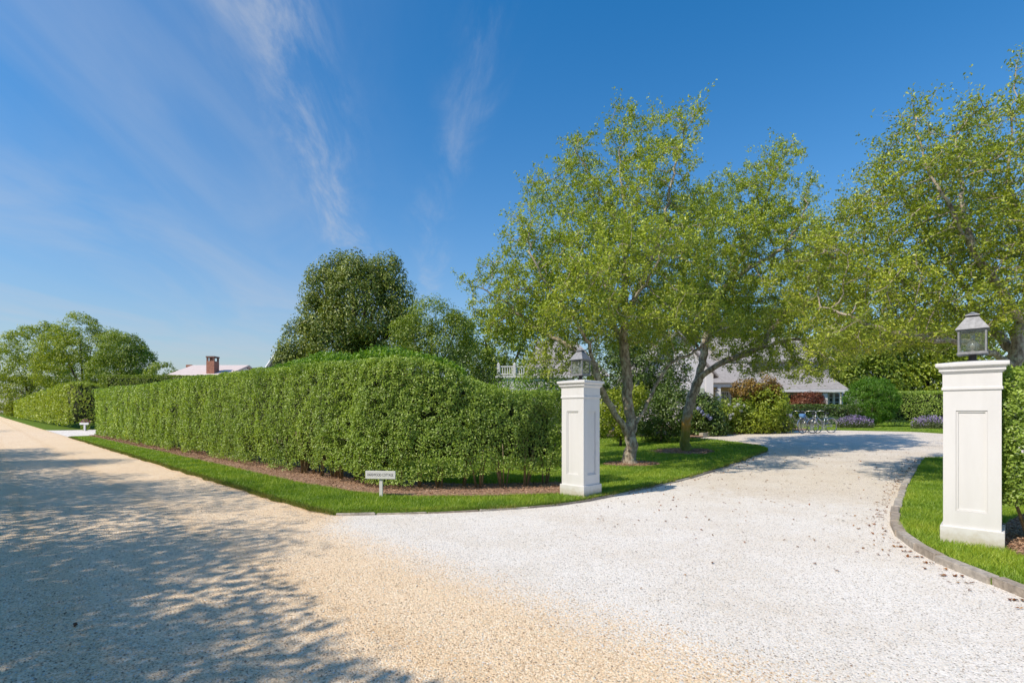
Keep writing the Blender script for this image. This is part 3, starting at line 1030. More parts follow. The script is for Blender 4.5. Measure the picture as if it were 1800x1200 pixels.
# ------------------------------------------------------------------ kerbs, stone by stone
def kerb(label, line, length, w, h, side, zoff=0.0):
    root = thing('stone_kerb', label, 'kerb', (line[0][0], line[0][1], 0))
    L = np.concatenate([[0], np.cumsum(np.linalg.norm(np.diff(line, axis=0), axis=1))])
    q = 0.0
    while q < L[-1] - 0.1:
        ln = length * random.uniform(0.75, 1.3)
        e = min(q + ln, L[-1])
        a = np.array([np.interp(q, L, line[:, k]) for k in (0, 1)])
        b = np.array([np.interp(e, L, line[:, k]) for k in (0, 1)])
        t = (b - a) / max(np.linalg.norm(b - a), 1e-6)
        nn = np.array([-t[1], t[0]]) * side
        c = (a + b) / 2 + nn * (w * 0.5 - 0.02 + random.uniform(-0.012, 0.012))
        hz = float(hgt(c[0], c[1]))
        bm = bmesh.new()
        add_box(bm, (-np.linalg.norm(b - a) / 2 + 0.009, -w / 2, -0.10), (np.linalg.norm(b - a) / 2 - 0.009, w / 2, h + random.uniform(-0.012, 0.012)), 0.013)
        for v in bm.verts:
            v.co.x += random.uniform(-0.004, 0.004)
            v.co.y += random.uniform(-0.006, 0.006)
            v.co.z += random.uniform(-0.005, 0.005)
        rot = Matrix.Rotation(math.atan2(t[1], t[0]) + random.uniform(-0.02, 0.02), 4, 'Z') @ Matrix.Rotation(random.uniform(-0.03, 0.03), 4, 'X')
        bmesh.ops.transform(bm, matrix=Matrix.Translation((c[0] - root.location.x, c[1] - root.location.y, hz)) @ rot, verts=bm.verts)
        bm_obj('kerb_stone', bm, random.choice(M_granites), root)
        q = e
    return root


kerb('low grey granite kerb curving along the front lawn past the far pillar', kerbL, 0.62, 0.10, 0.034, 1)
kerb('grey granite kerb curving round the lawn below the near pillar', kerbR, 0.55, 0.105, 0.078, 1)


# ------------------------------------------------------------------ gate pillars and lanterns
def pillar(label, loc, group):
    r = thing('gate_pillar', label, 'pillar', loc, STREET_ROT, group)
    box_obj('plinth', (-0.262, -0.262, -0.08), (0.262, 0.262, 0.225), M_pillar, r, 0.008)
    # shaft with a sunk panel in each face
    bm = bmesh.new()
    H0, H1, w = 0.225, 1.725, 0.236
    pz0, pz1, pw = 0.40, 1.50, 0.128
    core = w - 0.022
    add_box(bm, (-core, -core, H0), (core, core, H1))
    for k in range(4):
        R = Matrix.Rotation(k * math.pi / 2, 4, 'Z')
        x0 = w if k % 2 == 0 else core                       # corners belong to one pair of faces
        for lo, hi in (((-x0, -w, H0), (-pw, -core, H1)), ((pw, -w, H0), (x0, -core, H1)), ((-pw, -w, H0), (pw, -core, pz0)), ((-pw, -w, pz1), (pw, -core, H1))):
            add_box(bm, lo, hi, 0.0, R)
        # bolection moulding round the panel
        m = 0.018
        y0, y1 = -core - 0.012, -core + 0.002
        for lo, hi in (((-pw + 0.001, y0, pz0 + 0.001), (-pw + m, y1, pz1 - 0.001)), ((pw - m, y0, pz0 + 0.001), (pw - 0.001, y1, pz1 - 0.001)), ((-pw + m, y0, pz0 + 0.001), (pw - m, y1, pz0 + m)), ((-pw + m, y0, pz1 - m), (pw - m, y1, pz1 - 0.001))):
            add_box(bm, lo, hi, 0.0, R)
    bm_obj('shaft', bm, M_pillar, r)
    bm = bmesh.new()
    add_box(bm, (-0.250, -0.250, 1.725), (0.250, 0.250, 1.758), 0.006)
    add_box(bm, (-0.241, -0.241, 1.758), (0.241, 0.241, 1.905))
    bm_obj('frieze', bm, M_pillar, r)
    bm = bmesh.new()
    add_frustum(bm, 0.244, 0.268, 1.905, 1.930)
    add_box(bm, (-0.272, -0.272, 1.930), (0.272, 0.272, 1.952), 0.005)
    add_frustum(bm, 0.262, 0.283, 1.952, 1.980)
    add_box(bm, (-0.300, -0.300, 1.980), (0.300, 0.300, 2.022), 0.009)
    add_frustum(bm, 0.292, 0.12, 2.022, 2.046)
    bm_obj('cap', bm, M_pillar, r)
    return r


def lantern(label, loc, group):
    r = thing('lantern', label, 'lantern', loc, STREET_ROT, group)
    r.scale = (0.75, 0.75, 1.0)
    bm = bmesh.new()
    add_tube(bm, [(0, 0, -0.012), (0, 0, 0.02), (0, 0, 0.02), (0, 0, 0.075)], [0.065, 0.065, 0.046, 0.046], 14)
    bm_obj('stem', bm, M_leadd, r)
    box_obj('base_plate', (-0.172, -0.172, 0.075), (0.172, 0.172, 0.094), M_lead, r, 0.004)
    bm = bmesh.new()
    hb, ht, z0, z1 = 0.158, 0.150, 0.094, 0.345
    for sx in (-1, 1):
        for sy in (-1, 1):
            add_box(bm, (sx * 0.150 - 0.011, sy * 0.150 - 0.011, z0), (sx * 0.150 + 0.011, sy * 0.150 + 0.011, z1))
    for k in range(4):
        R = Matrix.Rotation(k * math.pi / 2, 4, 'Z')
        add_box(bm, (-0.139, -0.158, z0), (0.139, -0.143, z0 + 0.014), 0, R)
        add_box(bm, (-0.139, -0.158, z1 - 0.014), (0.139, -0.143, z1), 0, R)
    bm_obj('frame', bm, M_lead, r)
    for k in range(4):
        R = Matrix.Rotation(k * math.pi / 2, 4, 'Z')
        box_obj('pane', (-0.138, -0.1515, z0 + 0.014), (0.138, -0.1485, z1 - 0.014), M_glass, r, 0, R)
    # ribbed globe on a socket, chimney above
    bm = bmesh.new()
    prof = [(0.10, 0.022), (0.118, 0.050), (0.14, 0.068), (0.17, 0.074), (0.20, 0.066), (0.222, 0.045), (0.238, 0.028), (0.30, 0.026), (0.335, 0.026)]
    seg = 24
    rows = [[bm.verts.new((rr * (1 + 0.05 * (k % 2)) * math.cos(2 * math.pi * k / seg), rr * (1 + 0.05 * (k % 2)) * math.sin(2 * math.pi * k / seg), z)) for k in range(seg)] for z, rr in prof]
    for A, B in zip(rows, rows[1:]):
        for k in range(seg):
            j = (k + 1) % seg
            bm.faces.new((A[k], A[j], B[j], B[k]))
    bm_obj('globe', bm, M_bulb, r, True)
    bm = bmesh.new()
    add_tube(bm, [(0, 0, 0.094), (0, 0, 0.125)], 0.024, 12)
    add_tube(bm, [(0, 0, 0.125), (0, 0, 0.15), (0, 0, 0.185), (0, 0, 0.2)], [0.014, 0.03, 0.028, 0.008], 12)
    bm_obj('bulb', bm, M_white, r, True)
    bm = bmesh.new()
    add_box(bm, (-0.178, -0.178, 0.345), (0.178, 0.178, 0.353))
    add_frustum(bm, 0.190, 0.074, 0.353, 0.492)
    bm_obj('roof', bm, M_lead, r)
    bm = bmesh.new()
    add_frustum(bm, 0.062, 0.062, 0.492, 0.512)
    bm_obj('vent_collar', bm, M_leadd, r)
    bm = bmesh.new()
    add_frustum(bm, 0.084, 0.080, 0.512, 0.518)
    add_frustum(bm, 0.080, 0.006, 0.518, 0.556)
    bm_obj('finial_cap', bm, M_lead, r)
    return r


def pillar_from_corner(px, py):
    c = gnd(px, py)
    o = np.array(c) + 0.262 * S + 0.262 * PV
    return (o[0], o[1], LAWN_Z * 0.3)


far_loc = pillar_from_corner(1026.5, 880)
near_c = gnd(1705, 968)
near_loc = (near_c[0] + 0.262 * PV[0] + 0.015, near_c[1] + 0.262 * PV[1], LAWN_Z * 0.3)
pillar('white panelled gate pillar with its left side against the street hedge', far_loc, 'white pillars at the drive entrance')
pillar('white panelled gate pillar on the right with grass and kerb at its foot', near_loc, 'white pillars at the drive entrance')
lantern('grey lead lantern on the far pillar beside the street hedge', (far_loc[0], far_loc[1], far_loc[2] + 2.046), 'lanterns on the gate pillars')
lantern('grey lead lantern with ribbed globe on the near right pillar', (near_loc[0], near_loc[1], near_loc[2] + 2.046), 'lanterns on the gate pillars')


# ------------------------------------------------------------------ house name sign
def name_sign():
    b = gnd(670, 879)
    r = thing('name_sign', 'small white house name board on a short post before the hedge', 'sign', (b[0], b[1], LAWN_Z), math.radians(-7))
    box_obj('post', (-0.028, -0.016, -0.1), (0.028, 0.016, 0.33), M_white, r, 0.003)
    box_obj('board', (-0.262, -0.042, 0.315), (0.262, -0.0165, 0.45), M_white, r, 0.004)
    cu = bpy.data.curves.new('lettering', 'FONT')
    cu.body = 'HAREWOOD COTTAGE'
    cu.align_x = 'CENTER'
    cu.align_y = 'CENTER'
    cu.size = 0.068
    cu.space_character = 1.0
    tmp = bpy.data.objects.new('lettering', cu)
    COL.objects.link(tmp)
    dg = bpy.context.evaluated_depsgraph_get()
    me = bpy.data.meshes.new_from_object(tmp.evaluated_get(dg))
    bpy.data.objects.remove(tmp)
    xs = [v.co.x for v in me.vertices]
    k = 0.455 / (max(xs) - min(xs))
    for v in me.vertices:
        v.co = Vector((v.co.x * k, -0.0435, 0.3825 + v.co.y * 1.0))
    link('lettering', me, M_ink, r)


name_sign()


# ------------------------------------------------------------------ hedges
def hedge(name, label, line, height, thick, mat, K=4.2, lmin=0.034, zlow=0.32, group=None, wob=0.07, cat='hedge',
          stems=None, core=True, side=1, lfac=0.0023, new_growth=None, zfun=None, low_noise=0.25, jitter=0.65, ends=True, backf=0.3):
    """line: the front edge (nx2), hedge body lies to the left of it (side=1); height: value per line point"""
    line = np.asarray(line, float)
    L = np.concatenate([[0], np.cumsum(np.linalg.norm(np.diff(line, axis=0), axis=1))])
    Ht = np.asarray(height, float) * np.ones(len(line))
    Zl = np.asarray(zlow, float) * np.ones(len(line))
    T = np.gradient(line, axis=0)
    T = T / np.linalg.norm(T, axis=1, keepdims=True)
    NL = np.column_stack([-T[:, 1], T[:, 0]]) * side        # inward
    root = thing(name, label, cat, (line[0][0], line[0][1], 0), 0, group)

    def frame(q):
        c = np.column_stack([np.interp(q, L, line[:, k]) for k in (0, 1)])
        nl = norm(np.column_stack([np.interp(q, L, NL[:, k]) for k in (0, 1)]))
        return c, nl, np.interp(q, L, Ht)
    hm = Ht.mean()
    # segments of the line sampled by how large a leaf they need
    nseg = max(1, int(L[-1] / 0.5))
    Ps, Ns, Ss = [], [], []
    for i in range(nseg):
        a, b = L[-1] * i / nseg, L[-1] * (i + 1) / nseg
        c, nl, h = frame(np.array([(a + b) / 2]))
        d = max(2.0, float(np.linalg.norm(c[0])))
        ls = max(lmin, d * lfac)
        zlow = float(np.interp((a + b) / 2, L, Zl))
        faces = [('front', h[0] - zlow), ('top', thick), ('back', (h[0] - zlow) * backf)]
        for fn, ext in faces:
            n = int((b - a) * ext * K * (1.9 if (fn == 'front' and d < 11.5) else 1.0) / ls ** 2)
            if n <= 0:
                continue
            q = RNG.uniform(a, b, n)
            c, nl, h = frame(q)
            depth = RNG.exponential(0.055, n)
            depth = np.where(RNG.random(n) < 0.10, RNG.uniform(0, 0.3, n), depth)
            z = zlow + (h - zlow) * RNG.random(n)
            depth = np.where((RNG.random(n) < 0.38) & (z < zlow + 0.75), RNG.uniform(0, 0.9 * thick, n), np.minimum(depth, thick * 0.45))
            if fn == 'front' or fn == 'back':
                off = depth if fn == 'front' else thick - depth
                # soft rounded shoulder
                sh = np.clip((z - (h - 0.16)) / 0.16, 0, 1) ** 2 * 0.10
                off = off + (sh if fn == 'front' else -sh)
                nn = np.column_stack([-nl if fn == 'front' else nl, np.full(n, 0.25)])
            else:
                w = RNG.random(n) * thick
                off = w
                z = h - depth - np.clip((0.14 - np.minimum(w, thick - w)) / 0.14, 0, 1) ** 2 * 0.08
                nn = np.tile([0, 0, 1.0], (n, 1))
            P = np.column_stack([c + nl * off[:, None], z])
            PZ = P * np.array([1, 1, 0.45])
            bump = (vnoise(PZ, 1.5, 3) - 0.5) * 2 * wob * 1.5 + (vnoise(P, 3.6, 4) - 0.5) * 2 * wob
            bump = bump + (vnoise(P, 9.0, 31) - 0.5) * 0.13 * min(1.0, 12.0 / d)
            P[:, :2] -= nl * (bump * (1 if fn != 'back' else -1))[:, None]
            if fn == 'top':
                P[:, 2] += bump * 0.5
            # ragged foot
            foot = zlow + (vnoise(np.column_stack([P[:, :2], np.zeros(n)]), 1.5, 8) - 0.35) * low_noise * 2
            gap = vnoise(P, 5.5, 12)
            keep = (P[:, 2] > foot) & ((gap > 0.19) | (depth > 0.12))
            Ps.append(P[keep])
            Ns.append(nn[keep])
            Ss.append(RNG.uniform(0.7, 1.25, keep.sum()) * ls)
    if ends:
        for e, sg in ((0.0, -1), (L[-1], 1)):
            c, nl, h = frame(np.array([e]))
            d = max(2.0, float(np.linalg.norm(c[0])))
            ls = max(lmin, d * lfac)
            zlow = float(np.interp(e, L, Zl))
            n = int(thick * (h[0] - zlow) * K / ls ** 2)
            tdir = T[0] if sg < 0 else T[-1]
            q = RNG.random(n) * thick
            z = zlow + (h[0] - zlow) * RNG.random(n)
            P = np.column_stack([c + nl * q[:, None] + tdir * (-sg * RNG.exponential(0.05, n))[:, None], z])
            bump = (vnoise(P, 2.0, 3) - 0.5) * 2 * wob
            P[:, :2] += tdir * (sg * bump)[:, None]
            foot = zlow + (vnoise(np.column_stack([P[:, :2], np.zeros(n)]), 1.5, 8) - 0.35) * low_noise * 2
            keep = P[:, 2] > foot
            Ps.append(P[keep])
            Ns.append(np.tile([tdir[0] * sg, tdir[1] * sg, 0.2], (keep.sum(), 1)))
            Ss.append(RNG.uniform(0.7, 1.25, keep.sum()) * ls)
    P, Nn, Sz = np.concatenate(Ps), np.concatenate(Ns), np.concatenate(Ss)
    P[:, 2] += hgt(P[:, 0], P[:, 1])
    leaf_obj('foliage', P, Nn, Sz, mat, root, jitter=jitter, aspect=0.58)
    if core:  # solid dark block in place of the hedge's shaded inside
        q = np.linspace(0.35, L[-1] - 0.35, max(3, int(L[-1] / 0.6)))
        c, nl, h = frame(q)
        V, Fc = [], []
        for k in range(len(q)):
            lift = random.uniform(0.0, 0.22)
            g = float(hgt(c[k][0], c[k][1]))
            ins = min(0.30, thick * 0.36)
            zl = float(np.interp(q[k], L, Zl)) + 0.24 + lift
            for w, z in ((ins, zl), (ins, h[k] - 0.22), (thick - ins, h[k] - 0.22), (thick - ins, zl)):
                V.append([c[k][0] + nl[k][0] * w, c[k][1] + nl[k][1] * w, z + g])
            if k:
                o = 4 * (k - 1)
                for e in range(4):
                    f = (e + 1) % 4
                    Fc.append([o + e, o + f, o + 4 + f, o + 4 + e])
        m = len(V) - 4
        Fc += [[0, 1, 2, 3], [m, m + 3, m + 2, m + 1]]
        link('dark_core', fast_mesh('dark_core', to_local(root, np.array(V)), Fc), M_core, root)
    if stems:
        q0, q1, gap_ = stems
        q = q0
        while q < q1:
            c, nl, h = frame(np.array([q]))
            base = c[0] + nl[0] * thick * random.uniform(0.28, 0.6)
            bm = bmesh.new()
            for _ in range(random.randint(4, 7)):
                a = random.uniform(0, 6.283)
                sp = random.uniform(0.10, 0.34)
                top = random.uniform(0.75, 1.05)
                b0 = Vector((base[0] + 0.05 * math.cos(a) - root.location.x, base[1] + 0.05 * math.sin(a) - root.location.y, LAWN_Z - 0.03))
                b2 = b0 + Vector((sp * math.cos(a), sp * math.sin(a), top))
                b1 = b0.lerp(b2, 0.5) + Vector((-0.04 * math.cos(a) + random.uniform(-.02, .02), -0.04 * math.sin(a), 0.02))
                rr = random.uniform(0.010, 0.019)
                add_tube(bm, [b0, b1, b2], [rr * 1.25, rr, rr * 0.7], 5)
            bm_obj('stem_cluster', bm, M_stem, root, True)
            q += gap_ * random.uniform(0.8, 1.2)
    if new_growth:
        q0, q1, n, hg = new_growth
        q = q0 + (q1 - q0) * RNG.random(n)
        c, nl, h = frame(q)
        w = RNG.uniform(0.28, 1.0, n) * thick
        amp = hg * (0.35 + 0.65 * np.sin(np.pi * (q - q0) / (q1 - q0))) * (0.5 + 0.9 * vnoise(np.column_stack([c, np.zeros(n)]), 1.9, 21)) * np.clip(w / (thick * 0.6), 0.15, 1)
        base = np.column_stack([c + nl * w[:, None], h - 0.04])
        PP, NN, DD = [], [], []
        lean = RNG.normal(size=(n, 2)) * 0.22
        for k in range(9):
            f = (k + RNG.random(n)) / 9
            P = base + np.column_stack([lean * (amp * f)[:, None], amp * f])
            P = P + RNG.normal(size=(n, 3)) * 0.022
            PP.append(P)
            NN.append(rand_dirs(n) + np.array([0, 0, 0.5]))
        P = np.concatenate(PP)
        leaf_obj('new_shoots', P, np.concatenate(NN), RNG.uniform(0.05, 0.085, len(P)), M_hedge_new, root, jitter=0.5, aspect=0.5)
    return root


# the main hedge: street run, bend, and swoop down to the pillar
HF = hedge_front
Lh = np.concatenate([[0], np.cumsum(np.linalg.norm(np.diff(HF, axis=0), axis=1))])
pxs = 900 + HF[:, 0] / HF[:, 1] * F
hy = np.interp(pxs, [150, 180, 270, 350, 400, 450, 500, 560, 620, 680, 730, 770, 810, 840, 870, 900, 1000], [686, 683, 672, 660, 654, 648, 642, 636, 630, 626, 627, 636, 654, 668, 679, 684, 686])
Hh = CAMH + (724 - hy) / F * HF[:, 1]
cut_i = int(np.argmin(np.abs(pxs - 480)))
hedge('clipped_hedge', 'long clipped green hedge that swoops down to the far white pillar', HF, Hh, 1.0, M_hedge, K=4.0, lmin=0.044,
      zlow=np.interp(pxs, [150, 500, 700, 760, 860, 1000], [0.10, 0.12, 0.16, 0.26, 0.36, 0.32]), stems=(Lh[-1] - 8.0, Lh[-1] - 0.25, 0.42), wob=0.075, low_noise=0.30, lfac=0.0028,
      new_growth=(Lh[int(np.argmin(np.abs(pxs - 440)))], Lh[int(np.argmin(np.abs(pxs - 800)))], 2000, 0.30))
# right hand hedge behind the near pillar
hr = smooth_line([np.array(near_loc[:2]) - 0.21 * S - 0.14 * PV, np.array(near_loc[:2]) - 1.5 * S - 0.14 * PV, np.array(near_loc[:2]) - 2.7 * S - 0.14 * PV], 0.25)
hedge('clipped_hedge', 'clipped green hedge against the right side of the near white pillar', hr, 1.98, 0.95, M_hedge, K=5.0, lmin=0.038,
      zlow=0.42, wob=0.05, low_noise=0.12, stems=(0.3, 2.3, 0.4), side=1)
# neighbour's hedge along the street
fl = smooth_line([tp(56.3, 15.0), tp(56.2, 8.0), tp(56.1, 5.6), tp(57.0, 4.8), tp(62, 4.75), tp(100, 4.7), tp(260, 4.7)], 1.0, 1)
hedge('clipped_hedge', 'distant tall hedge receding along the street beyond the side drive', fl, 3.95 + 0.15 * np.sin(np.arange(len(fl)) * 0.7), 1.3, M_hedge_far, K=3.0, lmin=0.06,
      zlow=0.30, wob=0.17, side=-1, ends=False, lfac=0.0030, backf=0.0)
# the taller block behind the end of the main hedge
bk = smooth_line([(at(174, 700, 36)[0], 36.0), (at(320, 700, 36)[0], 36.5), (at(420, 700, 36)[0], 37.0)], 0.6, 0)
hedge('clipped_hedge', 'dark flat topped hedge block showing above the left end of the street hedge', bk, CAMH + (724 - 658) / F * 36, 1.4, M_mid, K=4.2, lmin=0.05, zlow=0.3, wob=0.05, side=1, lfac=0.0023)
# garden hedges far inside
bl = smooth_line([gnd(1384, 754), gnd(1440, 753.5), gnd(1528, 753)], 0.4, 0)
dl = float(bl[0][1])
hedge('low_hedge', 'low clipped hedge behind the parked bicycles', bl + np.array([0, 0.9]), CAMH + (724 - 712) / F * (dl + 0.9) - 0.5, 0.8, M_deep, K=3.2, lmin=0.05, zlow=0.35, wob=0.05, side=1)
br = smooth_line([gnd(1556, 752.0), gnd(1640, 752.5), gnd(1700, 753), gnd(1800, 754)], 0.5, 0)
dr = float(br[0][1])
hedge('garden_hedge', 'clipped hedge beside the round bush at the back of the drive', br + np.array([0, 1.5]), CAMH + (724 - 689) / F * (dr + 1.5) - 0.5, 1.2, M_hedge, K=4.2, lmin=0.06, zlow=0.1, wob=0.07, side=1)


# ------------------------------------------------------------------ bushes and background trees
def blob(px, py, rx, ry, d, rd=None):
    c = at(px, py, d)
    return (np.array(c), np.array([rx * d / F, (rd if rd else 0.5 * (rx + ry) * d / F), ry * d / F]))


def puffs(blobs, pr, n_puff, n_leaf, lsize, seed, up=0.35, gap=0.0, inside=0.25, zmin=None, squash=0.85):
    """leaf clumps set over the surface and through the volume of the blobs"""
    C = np.array([b[0] for b in blobs])
    R = np.array([b[1] for b in blobs])
    area = (R[:, 0] * R[:, 2] + R[:, 0] * R[:, 1] + R[:, 1] * R[:, 2])
    idx = RNG.choice(len(blobs), size=n_puff * 3, p=area / area.sum())
    u = rand_dirs(len(idx))
    rad = np.where(RNG.random(len(idx)) < inside, RNG.uniform(0.4, 0.85, len(idx)), RNG.uniform(0.86, 1.03, len(idx)))
    P = C[idx] + u * R[idx] * rad[:, None]
    # drop those buried inside another blob
    deep = np.zeros(len(P), bool)
    for c, r in zip(C, R):
        deep |= (np.sum(((P - c) / r) ** 2, axis=1) < 0.42)
    keep = ~deep | (RNG.random(len(P)) < 0.12)
    if gap > 0:
        keep &= vnoise(P, 0.55 / max(pr, 0.2), seed) > gap
    if zmin is not None:
        keep &= P[:, 2] > zmin
    P, idx, u = P[keep][:n_puff], idx[keep][:n_puff], u[keep][:n_puff]
    m = len(P)
    prr = pr * RNG.uniform(0.6, 1.25, m)
    v = rand_dirs(m * n_leaf)
    rr = np.repeat(prr, n_leaf) * (0.45 + 0.6 * np.sqrt(RNG.random(m * n_leaf)))
    v2 = v * np.array([1, 1, squash])
    Q = np.repeat(P, n_leaf, axis=0) + v2 * rr[:, None]
    Nn = v + 0.7 * np.repeat(u, n_leaf, axis=0) + np.array([0, 0, up])
    sz = lsize * RNG.uniform(0.65, 1.3, len(Q))
    if zmin is not None:
        k = Q[:, 2] > zmin
        Q, Nn, sz = Q[k], Nn[k], sz[k]
    return Q, Nn, sz


def base_of(blobs):
    C = np.mean([b[0] for b in blobs], axis=0)
    return (C[0], C[1], float(hgt(C[0], C[1])))


def bush(name, label, cat, blobs, mat, pr=0.3, n_puff=260, n_leaf=40, lsize=0.09, seed=1, group=None, trunk=True, gap=0.0, up=0.35, extra=(), loc=None, trunk_r=0.05, stem_mat=None, jitter=0.6, aspect=0.5, inside=0.25, ground=True, squash=0.85):
    loc = loc or base_of(blobs)
    r = thing(name, label, cat, loc, 0, group)
    zmin = loc[2] + 0.05 if ground else None
    Q, Nn, sz = puffs(blobs, pr, n_puff, n_leaf, lsize, seed, up, gap, inside, zmin, squash)
    leaf_obj('foliage', Q, Nn, sz, mat, r, jitter=jitter, aspect=aspect)
    for nm, m2, frac, sel in extra:
        Q, Nn, sz = puffs(sel, pr * 0.8, max(6, int(n_puff * frac)), n_leaf, lsize, seed + 5, up, 0, 0.1, zmin, squash)
        leaf_obj(nm, Q, Nn, sz, m2, r, jitter=jitter, aspect=aspect)
    if trunk:
        bm = bmesh.new()
        L0 = Vector(loc)
        C = np.mean([b[0] for b in blobs], axis=0)
        top = Vector(C) - L0
        fork = Vector((0.1 * top.x, 0.1 * top.y, max(0.15, top.z * 0.45)))
        add_tube(bm, [(0, 0, -0.1), fork * 0.5 + Vector((0.03, 0, 0)), fork], [trunk_r * 1.3, trunk_r, trunk_r * 0.85], 8)
        for b in blobs:
            e = Vector(b[0]) - L0
            md = fork.lerp(e, 0.5) + Vector((random.uniform(-.1, .1), random.uniform(-.1, .1), 0.1)) * e.length * 0.25
            add_tube(bm, [fork * 0.97, md, e], [trunk_r * 0.7, trunk_r * 0.45, trunk_r * 0.15], 5)
        bm_obj('trunk' if cat == 'tree' else 'branches', bm, stem_mat or M_bark_dark, r, True)
    return r


# dark dense tree behind the hedge
D = 26
bush('evergreen_tree', 'large dark dense tree rising behind the middle of the street hedge', 'tree',
     [blob(588, 480, 22, 26, D), blob(622, 480, 24, 26, D, 1.0), blob(655, 490, 24, 26, D, 1.0), blob(684, 484, 22, 30, D, 0.9), blob(706, 530, 20, 34, D, 0.9), blob(566, 510, 30, 36, D), blob(630, 515, 52, 50, D, 1.7), blob(556, 560, 28, 34, D), blob(640, 560, 66, 50, D, 2.1), blob(700, 570, 30, 34, D),
      blob(530, 600, 32, 34, D), blob(590, 600, 56, 44, D, 2.0), blob(680, 605, 46, 44, D), blob(520, 640, 30, 40, D), blob(600, 660, 90, 40, D, 2.4)],
     M_dark, pr=0.40, n_puff=1080, n_leaf=70, lsize=0.125, seed=3, trunk_r=0.28, up=0.5, gap=0.0, inside=0.32, jitter=0.7, squash=1.25)
D = 21
bush('leafy_tree', 'bright green bushy tree just right of the dark tree above the hedge', 'tree',
     [blob(760, 560, 42, 34, D), blob(800, 585, 28, 34, D), blob(725, 590, 36, 30, D), blob(770, 610, 60, 36, D), blob(720, 640, 45, 30, D)],
     M_mid, pr=0.32, n_puff=420, n_leaf=50, lsize=0.085, seed=4, trunk_r=0.14, gap=0.2, up=0.5)
D = 42
bush('leafy_tree', 'pale green tree partly hidden behind the leftmost branches of the nearer tree', 'tree',
     [blob(850, 590, 36, 40, D), blob(890, 620, 46, 40, D), blob(835, 640, 40, 40, D), blob(930, 580, 50, 50, D), blob(900, 680, 70, 50, D)],
     M_mid, pr=0.7, n_puff=360, n_leaf=42, lsize=0.24, seed=6, trunk_r=0.25, gap=0.2)
# far left trees along the street
for lab, bl_, sd, mt, D in (
    ('broad pale green tree at the far left end of the street', (( 60, 610, 45, 36), (30, 645, 36, 34), (75, 650, 46, 36), (20, 680, 36, 24), (80, 585, 20, 18), (25, 705, 40, 24), (60, 690, 45, 30)), 8, M_yel, 125),
    ('tallest tree at the left standing behind the far hedge', ((140, 585, 36, 32), (112, 620, 40, 40), (160, 615, 46, 36), (130, 655, 60, 36), (190, 600, 24, 24), (140, 690, 50, 24)), 9, M_yel, 78),
    ('rounded green tree on the right of the far left clump', ((215, 620, 36, 36), (240, 640, 26, 34), (200, 655, 40, 34), (225, 680, 40, 30)), 10, M_mid, 70)):
    k = D / 58
    bush('street_tree', lab, 'tree', [blob(*q, D) for q in bl_], mt, pr=0.50 * k, n_puff=800, n_leaf=40, lsize=0.175 * k, seed=sd, group='trees beyond the far hedge', trunk_r=0.2 * k, gap=0.12, up=0.6, inside=0.35, jitter=0.8, squash=0.7)
bush('shrub', 'small light green shrub in front of the pale distant roof', 'shrub', [blob(285, 655, 22, 18, 48), blob(305, 668, 18, 14, 48), blob(270, 670, 16, 20, 48)], M_mid, pr=0.4, n_puff=90, n_leaf=40, lsize=0.16, seed=11, gap=0.2)

# shrubs between hedge and house
D = 14.5
bush('shrub', 'green shrub coloured dark for its shaded hollows just behind the dip of the hedge', 'shrub', [blob(828, 650, 30, 34, D), blob(800, 640, 26, 30, D), blob(862, 672, 26, 30, D), blob(840, 715, 60, 50, D)], M_deep, pr=0.22, n_puff=220, n_leaf=42, lsize=0.065, seed=12, gap=0.15)  # darker leaf colour stands in for the shade in its hollows
D = 13.5
bush('shrub', 'fresh green shrub below the white balcony rail', 'shrub', [blob(905, 690, 34, 24, D), blob(945, 676, 24, 28, D), blob(975, 690, 26, 24, D), blob(930, 730, 70, 46, D)], M_hedge_new, pr=0.2, n_puff=240, n_leaf=42, lsize=0.06, seed=13, gap=0.12)
D = 24
bush('shrub', 'tall dark evergreen shrub behind the three-stemmed tree', 'shrub', [blob(1070, 650, 30, 50, D), blob(1110, 660, 34, 60, D), blob(1150, 640, 40, 60, D), blob(1190, 640, 20, 40, D), blob(1130, 710, 50, 50, D), blob(1050, 720, 26, 50, D)], M_deep, pr=0.36, n_puff=460, n_leaf=46, lsize=0.12, seed=14)
D = 19.5
bush('shrub', 'yellow green shrub seen between the stems of the leaning tree', 'shrub', [blob(1085, 715, 24, 28, D), blob(1062, 735, 18, 26, D), blob(1095, 745, 20, 26, D), blob(1118, 700, 18, 22, D)], M_yel, pr=0.22, n_puff=190, n_leaf=36, lsize=0.085, seed=15, gap=0.2)
bush('shrub', 'deep green shrub left of the moss-stained trunk', 'shrub', [blob(1140, 735, 34, 36, 21), blob(1180, 720, 32, 44, 21), blob(1165, 750, 40, 24, 21)], M_deep, pr=0.26, n_puff=260, n_leaf=40, lsize=0.095, seed=16)


def hydrangea(label, blobs, heads, mat_f, seed):
    r = bush('hydrangea', label, 'shrub', blobs, M_deep if seed % 2 else M_mid, pr=0.3, n_puff=230, n_leaf=34, lsize=0.12, seed=seed)
    for (px, py, rp, d) in heads:
        c = np.array(at(px, py, d))
        v = rand_dirs(70)
        leaf_obj('flower_head', c + v * rp * d / F, v, 0.07, mat_f, r, jitter=0.3, aspect=0.9)


